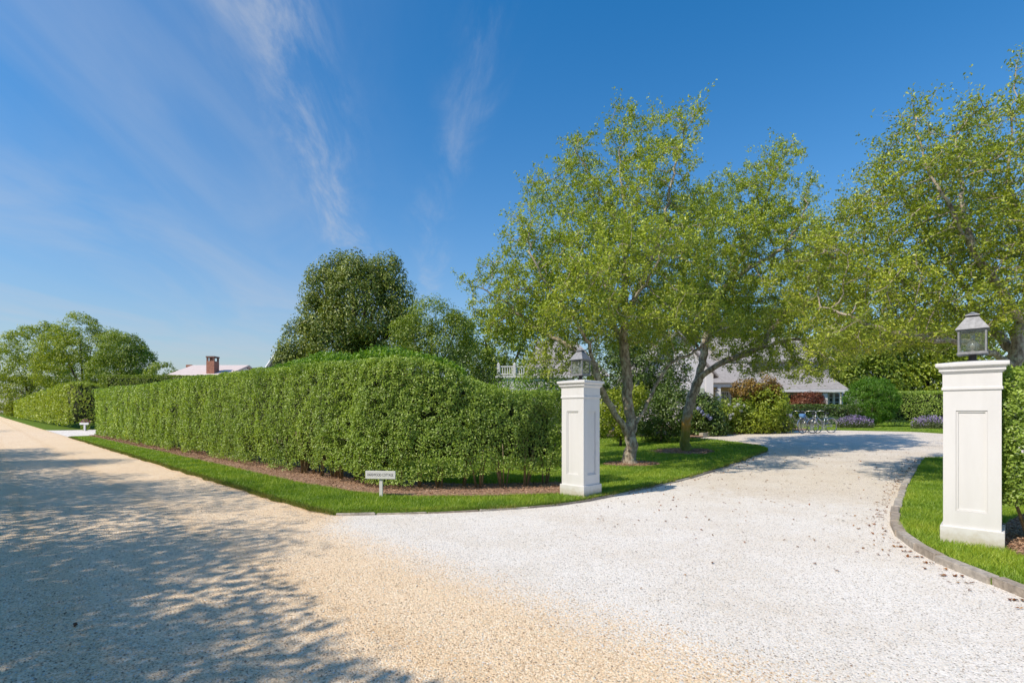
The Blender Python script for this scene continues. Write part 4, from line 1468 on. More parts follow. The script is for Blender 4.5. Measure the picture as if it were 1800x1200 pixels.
D = 24
hydrangea('hydrangea with blue flower heads right of the moss-stained trunk', [blob(1232, 725, 26, 30, D), blob(1250, 745, 24, 24, D), blob(1225, 750, 18, 20, D)], [(1228 + 5 * k, 720 + 3 * k + random.uniform(-3, 3), 3, 23.2) for k in range(5)], M_hyd_b, 17)
hydrangea('hydrangea with white flower heads before the yellow porch', [blob(1280, 722, 36, 24, 25), blob(1262, 735, 30, 24, 25), blob(1305, 735, 26, 26, 25), blob(1285, 750, 44, 16, 25)], [(random.uniform(1252, 1312), random.uniform(706, 745), random.uniform(1.6, 3), 24.1) for k in range(15)], M_hyd_w, 18)
D = 25
bush('shrub', 'large rounded shrub with rust tinted top left of the bicycles', 'shrub', [blob(1345, 715, 38, 34, D), blob(1325, 735, 40, 28, D), blob(1365, 740, 26, 24, D), blob(1350, 752, 36, 12, D)], M_yel, pr=0.28, n_puff=330, n_leaf=40, lsize=0.11, seed=19,
     extra=(('tinted_foliage', M_rust, 0.3, [blob(1335, 678, 26, 20, D), blob(1310, 688, 22, 18, D), blob(1352, 690, 22, 16, D)]),))
bush('red_shrub', 'low domed dark red bush behind the low hedge', 'shrub', [blob(1421, 706, 25, 15, 35), blob(1408, 712, 16, 12, 35), blob(1436, 712, 13, 12, 35)], M_red, pr=0.25, n_puff=150, n_leaf=40, lsize=0.11, seed=20)
bush('round_bush', 'bright green clipped ball shaped bush at the back of the drive', 'shrub', [blob(1532, 704, 40, 40, 31)], M_ball, pr=0.17, n_puff=620, n_leaf=42, lsize=0.085, seed=21, up=0.2, jitter=0.9, aspect=0.3, inside=0.1)

# trees behind the house and on the right
D = 50
for lab, bl_, sd, mt in (
    ('mid green tree behind the round bush', [blob(1510, 620, 50, 50, D), blob(1560, 610, 50, 50, D), blob(1535, 660, 60, 40, D), blob(1490, 650, 30, 40, D)], 22, M_mid),
    ('yellow green tree above the garden hedge left of the near pillar', [blob(1620, 620, 50, 56, D), blob(1600, 670, 50, 40, D), blob(1660, 660, 50, 50, D), blob(1640, 580, 40, 40, D)], 23, M_yel),
    ('green tree showing behind the near lantern', [blob(1720, 620, 60, 60, D), blob(1780, 620, 60, 70, D), blob(1740, 680, 70, 50, D), blob(1820, 680, 60, 50, D)], 24, M_mid),
    ('tree behind the crowns of the two leaning trees', [blob(1180, 560, 60, 50, D), blob(1250, 560, 60, 50, D), blob(1130, 610, 60, 50, D), blob(1330, 580, 60, 45, D), blob(1400, 570, 60, 45, D)], 25, M_dark)):
    bush('garden_tree', lab, 'tree', bl_, mt, pr=0.8, n_puff=420, n_leaf=42, lsize=0.29, seed=sd, group='trees behind the house', trunk_r=0.28, gap=0.10, inside=0.35)


# lavender clumps
def lavender(label, pxs_, py, d, seed):
    c = at((pxs_[0] + pxs_[1]) / 2, py, d)
    loc = (c.x, c.y, float(hgt(c.x, c.y)) + LAWN_Z)
    r = thing('lavender', label, 'flower bed', loc, 0, 'lavender beside the drive')
    n = 2600
    w = (pxs_[1] - pxs_[0]) / 2 * d / F
    a = RNG.uniform(0, 6.283, n)
    q = np.sqrt(RNG.random(n))
    x, y = c.x + w * q * np.cos(a), c.y + 0.55 * q * np.sin(a)
    top = 0.42 * (1 - 0.6 * q * q) + 0.1
    z = loc[2] + top * RNG.random(n)
    leaf_obj('foliage', np.column_stack([x, y, z]), rand_dirs(n), 0.10, M_sage, r, aspect=0.25, tdir=np.array([0, 0, 1.2]))
    m = 620
    a = RNG.uniform(0, 6.283, m)
    q = np.sqrt(RNG.random(m))
    x, y = c.x + w * q * np.cos(a), c.y + 0.55 * q * np.sin(a)
    z = loc[2] + 0.42 * (1 - 0.6 * q * q) + RNG.uniform(0.0, 0.34, m)
    leaf_obj('flower_spikes', np.column_stack([x, y, z]), rand_dirs(m), 0.085, M_lav, r, 'stuff', aspect=0.4, tdir=np.array([0, 0, 1.5]))


lavender('lavender clump in front of the low hedge right of the bicycles', (1470, 1535), 752, 28.5, 1)
lavender('lavender clump beside the left edge of the near pillar', (1603, 1668), 755, 27.5, 2)


# ------------------------------------------------------------------ the three trees by the drive
def grow(limbs, attract, step=0.18, kill=0.27, infl=2.0, iters=130, up=0.10):
    pos, par = [], []
    for k, limb in enumerate(limbs):
        pts = smooth_line([np.array(p) for p in limb], step, 2)
        if k == 0:
            prev = -1
        else:
            dd = np.linalg.norm(np.array(pos) - pts[0], axis=1)
            prev = int(np.argmin(dd))
            pts = pts[1:]
        for p in pts:
            w = RNG.normal(size=3) * 0.022
            pos.append(p + w)
            par.append(prev)
            prev = len(pos) - 1
    pos, par = list(map(np.array, pos)), list(par)
    A = attract.copy()
    PN = np.array(pos)
    # attractors already close to a limb are no use
    nd = np.full(len(A), 1e9)
    ni = np.zeros(len(A), int)
    for i in range(len(PN)):
        d = np.linalg.norm(A - PN[i], axis=1)
        m = d < nd
        nd[m] = d[m]
        ni[m] = i
    tries = {}
    for it in range(iters):
        reach = infl if it > 12 else 8.0
        act = nd < reach
        if not act.any():
            break
        ids = ni[act]
        V = norm(A[act] - np.array(pos)[ids])
        uniq, inv = np.unique(ids, return_inverse=True)
        acc = np.zeros((len(uniq), 3))
        np.add.at(acc, inv, V)
        dirs = norm(norm(acc) + RNG.normal(size=acc.shape) * 0.22 + np.array([0, 0, up]))
        PN = np.array(pos)
        newp = PN[uniq] + dirs * step
        start = len(pos)
        addp, addpar = [], []
        for k in range(len(uniq)):
            addp.append(newp[k])
            addpar.append(int(uniq[k]))
        # drop duplicates of what already stands there
        addp = np.array(addp)
        ok = np.ones(len(addp), bool)
        for k in range(len(addp)):
            if np.min(np.sum((PN - addp[k]) ** 2, axis=1)) < (0.45 * step) ** 2:
                ok[k] = False
        for u_ in uniq[~ok]:
            tries[int(u_)] = tries.get(int(u_), 0) + 1
        stuck = [u_ for u_, c_ in tries.items() if c_ > 6]
        for k in np.nonzero(ok)[0]:
            pos.append(addp[k])
            par.append(addpar[k])
        for i in range(start, len(pos)):
            d = np.linalg.norm(A - pos[i], axis=1)
            m = d < nd
            nd[m] = d[m]
            ni[m] = i
        keep = nd > kill
        if stuck:
            keep &= ~np.isin(ni, stuck)
        A, nd, ni = A[keep], nd[keep], ni[keep]
        if len(A) == 0:
            break
    return np.array(pos), np.array(par)


def tree_wood(pos, par, r_tip=0.0055, ex=2.35, r_scale=1.0, min_r=None):
    n = len(pos)
    acc = np.zeros(n)
    nch = np.zeros(n, int)
    for i in range(n):
        if par[i] >= 0:
            nch[par[i]] += 1
    for i in range(n - 1, -1, -1):
        if nch[i] == 0:
            acc[i] = r_tip ** ex
        acc[i] += 0.012 * r_tip ** ex
        if par[i] >= 0:
            acc[par[i]] += acc[i]
    return acc ** (1 / ex) * r_scale, nch


def tubes(pos, par, rad, sel_min, sel_max, origin):
    n = len(pos)
    kids = [[] for _ in range(n)]
    for i in range(n):
        if par[i] >= 0:
            kids[par[i]].append(i)
    V, Fq = [], []
    starts = [(-1, i) for i in range(n) if par[i] < 0]
    stack = starts[:]
    while stack:
        p, i = stack.pop()
        chain = [p, i] if p >= 0 else [i]
        c = i
        while kids[c]:
            ks = sorted(kids[c], key=lambda k: -rad[k])
            for k in ks[1:]:
                stack.append((c, k))
            c = ks[0]
            chain.append(c)
        if len(chain) < 2:
            continue
        rr = np.array([rad[k] for k in chain])
        if p >= 0:
            rr[0] = min(rr[0], rr[1] * 1.15)
        # the stretch of the chain that belongs to this size class
        idx = [k for k in range(len(chain)) if sel_min <= rr[k] < sel_max]
        if not idx:
            continue
        a, b = idx[0], idx[-1]
        b = min(b + 1, len(chain) - 1)
        if b - a < 1:
            a = max(0, a - 1)
            if b - a < 1:
                continue
        pts = np.array([pos[k] for k in chain[a:b + 1]])
        rs = rr[a:b + 1]
        sides = 9 if rs.max() > 0.07 else (6 if rs.max() > 0.025 else 3)
        t = norm(np.gradient(pts, axis=0))
        u = np.cross(t[0], [0.3, 0.5, 0.81])
        u /= np.linalg.norm(u)
        base = len(V)
        for k in range(len(pts)):
            u = u - t[k] * np.dot(u, t[k])
            u /= max(np.linalg.norm(u), 1e-6)
            w = np.cross(t[k], u)
            for s_ in range(sides):
                an = 2 * math.pi * s_ / sides
                f = 1 + (0.10 * math.sin(3 * an + k * 0.6) if sides == 9 else 0)
                V.append(pts[k] + (u * math.cos(an) + w * math.sin(an)) * rs[k] * f - origin)
        for k in range(len(pts) - 1):
            for s_ in range(sides):
                e = (s_ + 1) % sides
                o = base + k * sides
                Fq.append([o + s_, o + e, o + sides + e, o + sides + s_])
    return np.array(V), np.array(Fq)


def crown_points(blobs, spacing, gap, seed, nscale=0.9):
    out = []
    for c, r in blobs:
        vol = 4.19 * r[0] * r[1] * r[2]
        n = int(vol / spacing ** 3) + 3
        q = rand_dirs(n) * (RNG.random(n) ** 0.40)[:, None]
        out.append(c + q * r)
    P = np.concatenate(out)
    # thin the overlaps
    key = np.floor(P / (spacing * 0.8)).astype(int)
    _, i = np.unique(key, axis=0, return_index=True)
    P = P[i]
    return P[vnoise(P, nscale, seed) > gap]


def drive_tree(name, label, loc, limbs, blobs, seed, mat, wood, spacing=0.27, gap=0.28, per=15, k=2, lsize=0.062, spread=0.17, r_scale=1.0, flare=1.35, twig_r=0.05, thr=0.016):
    A = crown_points(blobs, spacing, gap, seed, 1.25)
    pos, par = grow(limbs, A)
    rad, nch = tree_wood(pos, par, r_scale=r_scale)
    z0 = loc[2]
    rad = rad * (1 + 0.42 * np.clip((rad - 0.02) / 0.04, 0, 1))
    rad = rad * (1 + (flare - 1) * np.exp(-(np.maximum(pos[:, 2] - z0, 0)) / 0.16) * (np.linalg.norm(pos[:, :2] - np.array(loc[:2]), axis=1) < 0.7))
    root = thing(name, label, 'tree', loc, 0, 'leaning trees beside the drive')
    org = np.array(loc)
    V, Fq = tubes(pos, par, rad, 0.03, 9, org)
    o = link('trunk', fast_mesh('trunk', V, Fq), wood, root)
    o.data.polygons.foreach_set('use_smooth', [True] * len(o.data.polygons))
    V, Fq = tubes(pos, par, rad, 0.0, 0.03, org)
    link('branches', fast_mesh('branches', V, Fq), M_twig, root)
    # fine side twigs and leaves
    fine = np.nonzero(rad < thr)[0]
    dirs = np.zeros((len(pos), 3))
    m = par >= 0
    dirs[m] = norm(pos[m] - pos[par[m]])
    b = np.concatenate([np.repeat(fine, k), np.repeat(fine[nch[fine] == 0], 1)])
    tip = np.arange(len(b)) >= len(fine) * k
    td = norm(dirs[b] * 0.7 + RNG.normal(size=(len(b), 3)) * 0.75 + np.array([0, 0, 0.15]))
    td[tip] = norm(dirs[b[tip]] * 1.3 + RNG.normal(size=(tip.sum(), 3)) * 0.3 + np.array([0, 0, 0.45]))
    ln = np.where(tip, RNG.uniform(0.25, 0.62, len(b)), RNG.uniform(0.10, 0.30, len(b)))
    e = pos[b] + td * ln[:, None]
    side = norm(np.cross(td, RNG.normal(size=td.shape))) * 0.0035
    TV = np.stack([pos[b] - side, pos[b] + side, e], 1).reshape(-1, 3) - org
    link('twigs', fast_mesh('twigs', TV, np.arange(len(TV)).reshape(-1, 3)), M_twig, root)
    f = RNG.random((len(b), per // k))
    P = pos[b][:, None, :] + td[:, None, :] * (ln[:, None] * (0.25 + 0.85 * f))[:, :, None]
    P = P.reshape(-1, 3)
    P = P + RNG.normal(size=P.shape) * spread * 0.30
    out = norm(np.repeat(td, per // k, axis=0) + 0.9 * RNG.normal(size=P.shape))
    leaf_obj('crown', P, RNG.normal(size=P.shape) * 0.5 + np.array([0, 0, 0.75]), lsize * RNG.uniform(0.6, 1.3, len(P)), mat, root, jitter=0.5, aspect=0.46, tdir=out * 1.3, fold=0.18)
    return root


def lp(pts, d0):
    """limb through picture points (px, py, metres nearer or farther than the trunk)"""
    return [np.array(at(x, y, d0 + dz)) for x, y, dz in pts]


d1 = T1[1]
g1 = float(hgt(*T1)) + LAWN_Z
b1 = np.array([T1[0], T1[1], g1 - 0.05])
limbs1 = [[b1] + lp([(1108, 790, 0), (1108, 764, 0), (1109, 735, 0.1), (1103, 690, 0.2), (1098, 620, 0.1), (1096, 560, 0), (1099, 470, -0.1), (1102, 400, 0), (1092, 330, 0.1), (1088, 262, 0.2)], d1),
          lp([(1106, 766, 0), (1086, 735, -0.25), (1060, 695, -0.6), (1044, 645, -0.9), (1036, 600, -1.1), (1005, 555, -1.4), (960, 500, -1.7), (930, 440, -1.8)], d1),
          lp([(1111, 766, 0), (1130, 725, 0.2), (1157, 668, 0.5), (1180, 636, 0.7), (1218, 621, 0.9), (1240, 604, 1.0), (1258, 580, 1.1), (1290, 571, 1.2), (1340, 560, 1.4)], d1),
          lp([(1098, 620, 0.1), (1070, 540, 0.6), (1040, 470, 1.1), (1000, 400, 1.4)], d1),
          lp([(1099, 560, 0), (1135, 480, -0.5), (1165, 400, -0.8), (1185, 300, -0.9), (1200, 245, -0.9)], d1),
          lp([(1042, 640, -0.9), (990, 600, -0.3), (930, 570, 0.1), (880, 520, 0.2), (815, 497, 0.2)], d1),
          lp([(1101, 430, 0), (1050, 330, 0.3), (1010, 260, 0.4)], d1),
          lp([(1098, 600, 0.1), (1090, 555, -0.8), (1075, 520, -1.7), (1060, 490, -2.6)], d1), lp([(1090, 555, -0.8), (1130, 510, -1.7), (1150, 470, -2.4)], d1)]
blobs1 = [blob(1085, 230, 34, 40, d1, 0.9), blob(1205, 232, 36, 42, d1 - 0.9, 0.9), blob(1120, 250, 66, 36, d1, 1.2), blob(1030, 270, 46, 34, d1 + 0.3, 1.0), blob(1150, 310, 76, 50, d1 - 0.4, 1.5), blob(985, 335, 62, 42, d1 + 0.8, 1.3), blob(1075, 370, 90, 58, d1, 1.8),
          blob(930, 415, 52, 48, d1 - 0.8, 1.4), blob(1030, 450, 100, 60, d1, 2.2), blob(1160, 430, 86, 70, d1, 1.9), blob(885, 480, 46, 34, d1, 1.3), blob(955, 520, 92, 52, d1 - 0.4, 2.0), blob(1080, 540, 100, 50, d1, 2.2), blob(1190, 530, 80, 52, d1 + 0.6, 1.9),
          blob(905, 572, 66, 34, d1, 1.5), blob(1000, 590, 80, 32, d1 - 0.5, 1.8), blob(822, 497, 26, 9, d1 + 0.1, 0.4), blob(850, 545, 34, 22, d1, 0.8), blob(1240, 570, 60, 34, d1 + 1, 1.3), blob(950, 610, 70, 26, d1 + 0.6, 1.2), blob(1130, 590, 80, 30, d1 + 1.0, 1.5), blob(1220, 390, 40, 60, d1 + 0.6, 1.2), blob(955, 645, 50, 24, d1 - 0.6, 1.0), blob(1010, 655, 40, 18, d1 - 0.2, 0.8), blob(1120, 430, 90, 60, d1 - 2.5, 1.2), blob(1010, 550, 80, 36, d1 - 2.5, 1.0), blob(1170, 545, 80, 36, d1 - 2.4, 1.1), blob(1050, 480, 70, 50, d1 - 3.0, 1.0)]
drive_tree('spreading_tree', 'tree with three stems from one short trunk beside the far pillar', (T1[0], T1[1], g1), limbs1, blobs1, 31, M_tree, M_bark, per=44, lsize=0.072, r_scale=1.25, gap=0.31)

d2 = T2[1]
g2 = float(hgt(*T2)) + LAWN_Z
b2 = np.array([T2[0], T2[1], g2 - 0.05])
limbs2 = [[b2] + lp([(1204, 770, 0), (1207, 735, 0), (1216, 700, 0), (1228, 662, 0), (1236, 630, 0.1), (1246, 570, 0.2), (1275, 500, 0.3), (1320, 420, 0.3), (1350, 340, 0.2), (1370, 290, 0.1)], d2),
          lp([(1228, 664, 0), (1252, 645, -0.2), (1290, 630, -0.5), (1335, 612, -0.8), (1380, 596, -1.1), (1425, 598, -1.4), (1455, 606, -1.6), (1490, 628, -1.8)], d2),
          lp([(1222, 680, 0), (1196, 655, 0.3), (1180, 600, 0.7), (1165, 530, 1.0)], d2),
          lp([(1262, 530, 0.25), (1300, 480, -0.6), (1390, 430, -1.0), (1420, 360, -1.1)], d2),
          lp([(1335, 612, -0.8), (1370, 560, -0.5), (1420, 510, -0.3), (1440, 450, -0.2)], d2),
          lp([(1246, 570, 0.2), (1240, 480, 0.8), (1255, 400, 1.0)], d2),
          lp([(1380, 596, -1.1), (1388, 620, -1.2), (1408, 645, -1.3), (1440, 656, -1.4)], d2), lp([(1290, 630, -0.5), (1302, 642, -0.6), (1335, 654, -0.7)], d2), lp([(1425, 598, -1.4), (1450, 630, -1.6), (1478, 652, -1.7)], d2)]
blobs2 = [blob(1380, 282, 34, 34, d2, 0.8), blob(1335, 315, 40, 40, d2, 1.0), blob(1262, 355, 46, 50, d2 + 0.6, 1.3), blob(1365, 370, 60, 50, d2, 1.4), blob(1412, 330, 20, 26, d2 - 0.8, 0.7), blob(1300, 430, 92, 62, d2, 2.0), blob(1400, 440, 52, 60, d2 - 0.6, 1.6),
          blob(1245, 500, 80, 56, d2 + 0.6, 2.0), blob(1345, 520, 100, 56, d2, 2.2), blob(1440, 545, 70, 46, d2 - 0.8, 1.7), blob(1300, 575, 70, 28, d2, 1.6), blob(1420, 605, 60, 26, d2 - 1.1, 1.4), blob(1475, 610, 36, 30, d2 - 1.4, 1.2), blob(1380, 590, 70, 34, d2 - 0.4, 1.6), blob(1450, 480, 40, 50, d2 - 0.6, 1.4), blob(1400, 630, 60, 20, d2 - 1.0, 1.0), blob(1310, 608, 60, 26, d2 - 0.4, 1.2), blob(1465, 640, 34, 16, d2 - 1.2, 0.8), blob(1400, 650, 66, 14, d2 - 1.0, 0.8), blob(1330, 642, 50, 16, d2 - 0.6, 0.8), blob(1440, 625, 50, 22, d2 - 0.6, 1.0), blob(1420, 655, 62, 18, d2 - 1.3, 0.9), blob(1325, 652, 44, 14, d2 - 0.6, 0.7), blob(1375, 620, 60, 30, d2 - 1.0, 1.1)]
drive_tree('spreading_tree', 'leaning tree with orange and green moss stain on its lower trunk', (T2[0], T2[1], g2), limbs2, blobs2, 32, M_tree, M_bark2, per=42, lsize=0.080, r_scale=1.3, gap=0.29)

d3 = 10.5
T3 = (at(1772, 700, d3)[0], d3)
g3 = float(hgt(*T3)) + LAWN_Z
b3 = np.array([T3[0], T3[1], g3 - 0.05])
limbs3 = [[b3] + lp([(1772, 760, 0), (1776, 690, 0), (1782, 640, 0), (1788, 600, 0), (1800, 550, 0), (1812, 480, 0.1), (1790, 390, 0.2), (1770, 300, 0.1), (1780, 200, 0), (1786, 110, 0)], d3),
          lp([(1784, 625, 0), (1765, 600, 0.4), (1735, 575, 0.8), (1690, 550, 1.1), (1640, 520, 1.2), (1580, 490, 1.2), (1520, 450, 1.0)], d3),
          lp([(1780, 645, 0), (1745, 618, -0.4), (1700, 602, -0.8), (1640, 596, -1.1), (1570, 585, -1.2), (1500, 560, -1.0), (1440, 540, -0.6)], d3),
          lp([(1796, 570, 0), (1750, 500, -0.6), (1700, 420, -1.0), (1640, 320, -1.1), (1610, 230, -1.0)], d3),
          lp([(1735, 575, 0.8), (1680, 480, 1.2), (1620, 400, 1.3), (1560, 310, 1.1)], d3),
          lp([(1800, 550, 0), (1870, 460, 0.3), (1930, 380, 0.3)], d3),
          lp([(1580, 490, 1.2), (1500, 470, 0.6), (1450, 440, 0.2)], d3),
          lp([(1700, 420, -1.0), (1690, 320, -0.6), (1680, 240, -0.4)], d3)]
blobs3 = [blob(1784, 130, 9, 50, d3, 0.15), blob(1618, 195, 26, 40, d3 - 1.0, 0.6), blob(1572, 240, 26, 26, d3, 0.6), blob(1548, 290, 40, 34, d3 + 0.8, 0.8), blob(1690, 215, 52, 40, d3 - 0.3, 0.9), blob(1770, 240, 60, 60, d3, 1.2), blob(1620, 310, 70, 50, d3 - 0.8, 1.2),
          blob(1720, 340, 96, 70, d3, 1.7), blob(1530, 350, 44, 40, d3 + 0.8, 1.0), blob(1485, 400, 50, 44, d3 + 0.5, 1.0), blob(1430, 450, 46, 46, d3 - 0.2, 1.0), blob(1570, 430, 96, 60, d3, 1.7), blob(1690, 470, 100, 64, d3, 2.0), blob(1810, 420, 90, 100, d3, 1.8), blob(1500, 510, 90, 56, d3 - 0.2, 1.7),
          blob(1610, 550, 100, 44, d3, 1.8), blob(1740, 545, 60, 30, d3 + 1, 1.3), blob(1920, 380, 100, 100, d3, 1.8), blob(1480, 575, 60, 30, d3 - 0.8, 1.1), blob(1560, 595, 80, 26, d3 - 0.6, 1.3), blob(1660, 590, 60, 22, d3 + 0.8, 1.2), blob(1640, 400, 90, 60, d3, 1.7), blob(1520, 610, 60, 20, d3 - 0.8, 1.0), blob(1600, 618, 50, 14, d3 - 0.4, 0.9), blob(1480, 600, 70, 36, d3 - 0.5, 1.2), blob(1690, 565, 70, 34, d3 + 0.6, 1.4), blob(1660, 480, 80, 60, d3 + 0.8, 1.4), blob(1450, 500, 50, 50, d3 + 0.2, 1.2), blob(1790, 540, 60, 40, d3 - 1.2, 0.9)]
drive_tree('spreading_tree', 'large spreading tree behind the near right pillar', (T3[0], T3[1], g3), limbs3, blobs3, 33, M_tree3, M_bark, per=50, k=3, lsize=0.066, r_scale=1.25, spacing=0.24, gap=0.2)


# ------------------------------------------------------------------ trees across the street that shade it
def shade_tree(t, p, zc, r, rz, seed, label):
    x, y = tp(t, p)
    bl_ = []
    rg = np.random.default_rng(seed)
    for k in range(9):
        u = rg.normal(size=3)
        u /= np.linalg.norm(u)
        bl_.append((np.array([x + u[0] * r * 0.6, y + u[1] * r * 0.6, zc + u[2] * rz * 0.55]), np.array([r * 0.5, r * 0.5, rz * 0.45])))
    bush('roadside_tree', label, 'tree', bl_, M_mid, pr=0.6, n_puff=400, n_leaf=26 if t < 6 else 50, lsize=0.105, seed=seed, group='trees across the street', loc=(x, y, 0.02), trunk_r=0.16, gap=0.2, ground=False, inside=0.6)


for k, (t, p, zc, r, rz) in enumerate([(-4.5, -7.0, 4.0, 2.8, 2.4), (-0.5, -7.2, 3.9, 2.7, 2.4), (3.2, -7.2, 4.0, 2.6, 2.3), (8.6, -6.0, 5.3, 2.5, 3.0), (12.8, -5.8, 6.2, 3.0, 3.3), (17, -6.2, 5.0, 2.7, 2.9), (21.5, -6.2, 5.4, 2.8, 3.0), (26, -6.2, 4.9, 3.0, 2.9), (58, -6.5, 5.5, 3.4, 3.4)]):
    shade_tree(t, p, zc, r, rz, 50 + k, 'leafy roadside tree across the street casting shade on the gravel')
sh = smooth_line([tp(30, -4.3), tp(10, -4.3), tp(-14, -4.3)], 0.8, 0)  # unseen hedge, added to fill out the shade on the road
tall = hedge('clipped_hedge', 'unseen hedge added across the street from the gate to shade the road', sh, 5.1 + 0.2 * np.sin(np.arange(len(sh)) * 1.3), 1.3, M_hedge_far, K=1.8, lmin=0.13, zlow=0.25, wob=0.18, side=1, lfac=0.003, core=False, backf=1.0)


def shade_band():  # leaf band added above the unseen hedge to thicken the road shade
    n = 92000
    t = RNG.uniform(-11, 7.5, n)
    p = -4.35 - RNG.random(n) * 1.25
    tt = np.column_stack([t, np.zeros(n), np.zeros(n)])
    top = 6.05 + 0.9 * (vnoise(tt, 0.8, 41) - 0.5) + 0.6 * (vnoise(tt, 2.6, 42) - 0.5) + 0.5 * RNG.random(n) ** 3
    top = top - np.clip((t - 5.5) / 2, 0, 1) * 0.9
    z = 4.1 + (top - 4.1) * RNG.random(n)
    P = np.column_stack([t * S[0] + p * PV[0], t * S[1] + p * PV[1], z])
    leaf_obj('shade_band', P, RNG.normal(size=(n, 3)), RNG.uniform(0.065, 0.10, n), M_hedge_far, tall, jitter=0.6, aspect=0.55)


shade_band()


# ------------------------------------------------------------------ the house
def poly_obj(name, faces, mat, parent):
    V, Fs = [], []
    for f in faces:
        Fs.append(list(range(len(V), len(V) + len(f))))
        V += [tuple(p) for p in f]
    me = bpy.data.meshes.new(name)
    me.from_pydata(V, [], Fs)
    me.update()
    return link(name, me, mat, parent)


def window(parent, x0, x1, z0, z1, y, cols=2, rows=2, mat=None):
    """window in a wall that faces -y at y"""
    bm = bmesh.new()
    f = 0.07
    for lo, hi in (((x0 - f, y - 0.05, z0 - f), (x0, y + 0.02, z1 + f)), ((x1, y - 0.05, z0 - f), (x1 + f, y + 0.02, z1 + f)), ((x0, y - 0.05, z0 - f), (x1, y + 0.02, z0)), ((x0, y - 0.05, z1), (x1, y + 0.02, z1 + f))):
        add_box(bm, lo, hi)
    for k in range(1, cols):
        xm = x0 + (x1 - x0) * k / cols
        add_box(bm, (xm - 0.015, y - 0.04, z0), (xm + 0.015, y - 0.015, z1))
    for k in range(1, rows):
        zm = z0 + (z1 - z0) * k / rows
        add_box(bm, (x0, y - 0.038, zm - 0.015), (x1, y - 0.017, zm + 0.015))
    w = bm_obj('window', bm, M_white, parent)
    box_obj('pane', (x0, y - 0.012, z0), (x1, y + 0.01, z1), mat or M_wglass, w)


def gable_roof(parent, x0, x1, y0, y1, ze, zr, axis, over=0.35, mat=None, th=0.14):
    """pitched roof slab; axis 'x' or 'y' is the ridge direction"""
    mat = mat or M_shingle
    faces = []
    if axis == 'x':
        ym = (y0 + y1) / 2
        a, b = x0 - over, x1 + over
        k = (zr - ze) / (ym - y0)
        f, g = y0 - over, y1 + over
        zf = ze - over * k
        top = [[(a, f, zf), (b, f, zf), (b, ym, zr), (a, ym, zr)], [(b, g, zf), (a, g, zf), (a, ym, zr), (b, ym, zr)]]
    else:
        xm = (x0 + x1) / 2
        a, b = y0 - over, y1 + over
        k = (zr - ze) / (xm - x0)
        f, g = x0 - over, x1 + over
        zf = ze - over * k
        top = [[(f, b, zf), (f, a, zf), (xm, a, zr), (xm, b, zr)], [(g, a, zf), (g, b, zf), (xm, b, zr), (xm, a, zr)]]
    bm = bmesh.new()
    for q in top:
        up_ = [bm.verts.new(Vector(p) + Vector((0, 0, th))) for p in q]
        dn = [bm.verts.new(p) for p in q]
        bm.faces.new(up_)
        bm.faces.new(dn[::-1])
        for i in range(4):
            j = (i + 1) % 4
            bm.faces.new((dn[i], dn[j], up_[j], up_[i]))
    return bm_obj('roof', bm, mat, parent)


def walls(parent, x0, x1, y0, y1, z0, ze, mat, gable=None, zr=None, name='wall'):
    fs = [[(x0, y0, z0), (x1, y0, z0), (x1, y0, ze), (x0, y0, ze)], [(x1, y0, z0), (x1, y1, z0), (x1, y1, ze), (x1, y0, ze)],
          [(x1, y1, z0), (x0, y1, z0), (x0, y1, ze), (x1, y1, ze)], [(x0, y1, z0), (x0, y0, z0), (x0, y0, ze), (x0, y1, ze)]]
    if gable == 'y':
        xm = (x0 + x1) / 2
        fs += [[(x0, y0, ze), (x1, y0, ze), (xm, y0, zr)], [(x1, y1, ze), (x0, y1, ze), (xm, y1, zr)]]
    elif gable == 'x':
        ym = (y0 + y1) / 2
        fs += [[(x1, y0, ze), (x1, y1, ze), (x1, ym, zr)], [(x0, y1, ze), (x0, y0, ze), (x0, ym, zr)]]
    return poly_obj(name, fs, mat, parent)


def Z(py, d):
    return CAMH - (py - 724.0) / F * d


def X(px, d):
    return (px - 900.0) / F * d


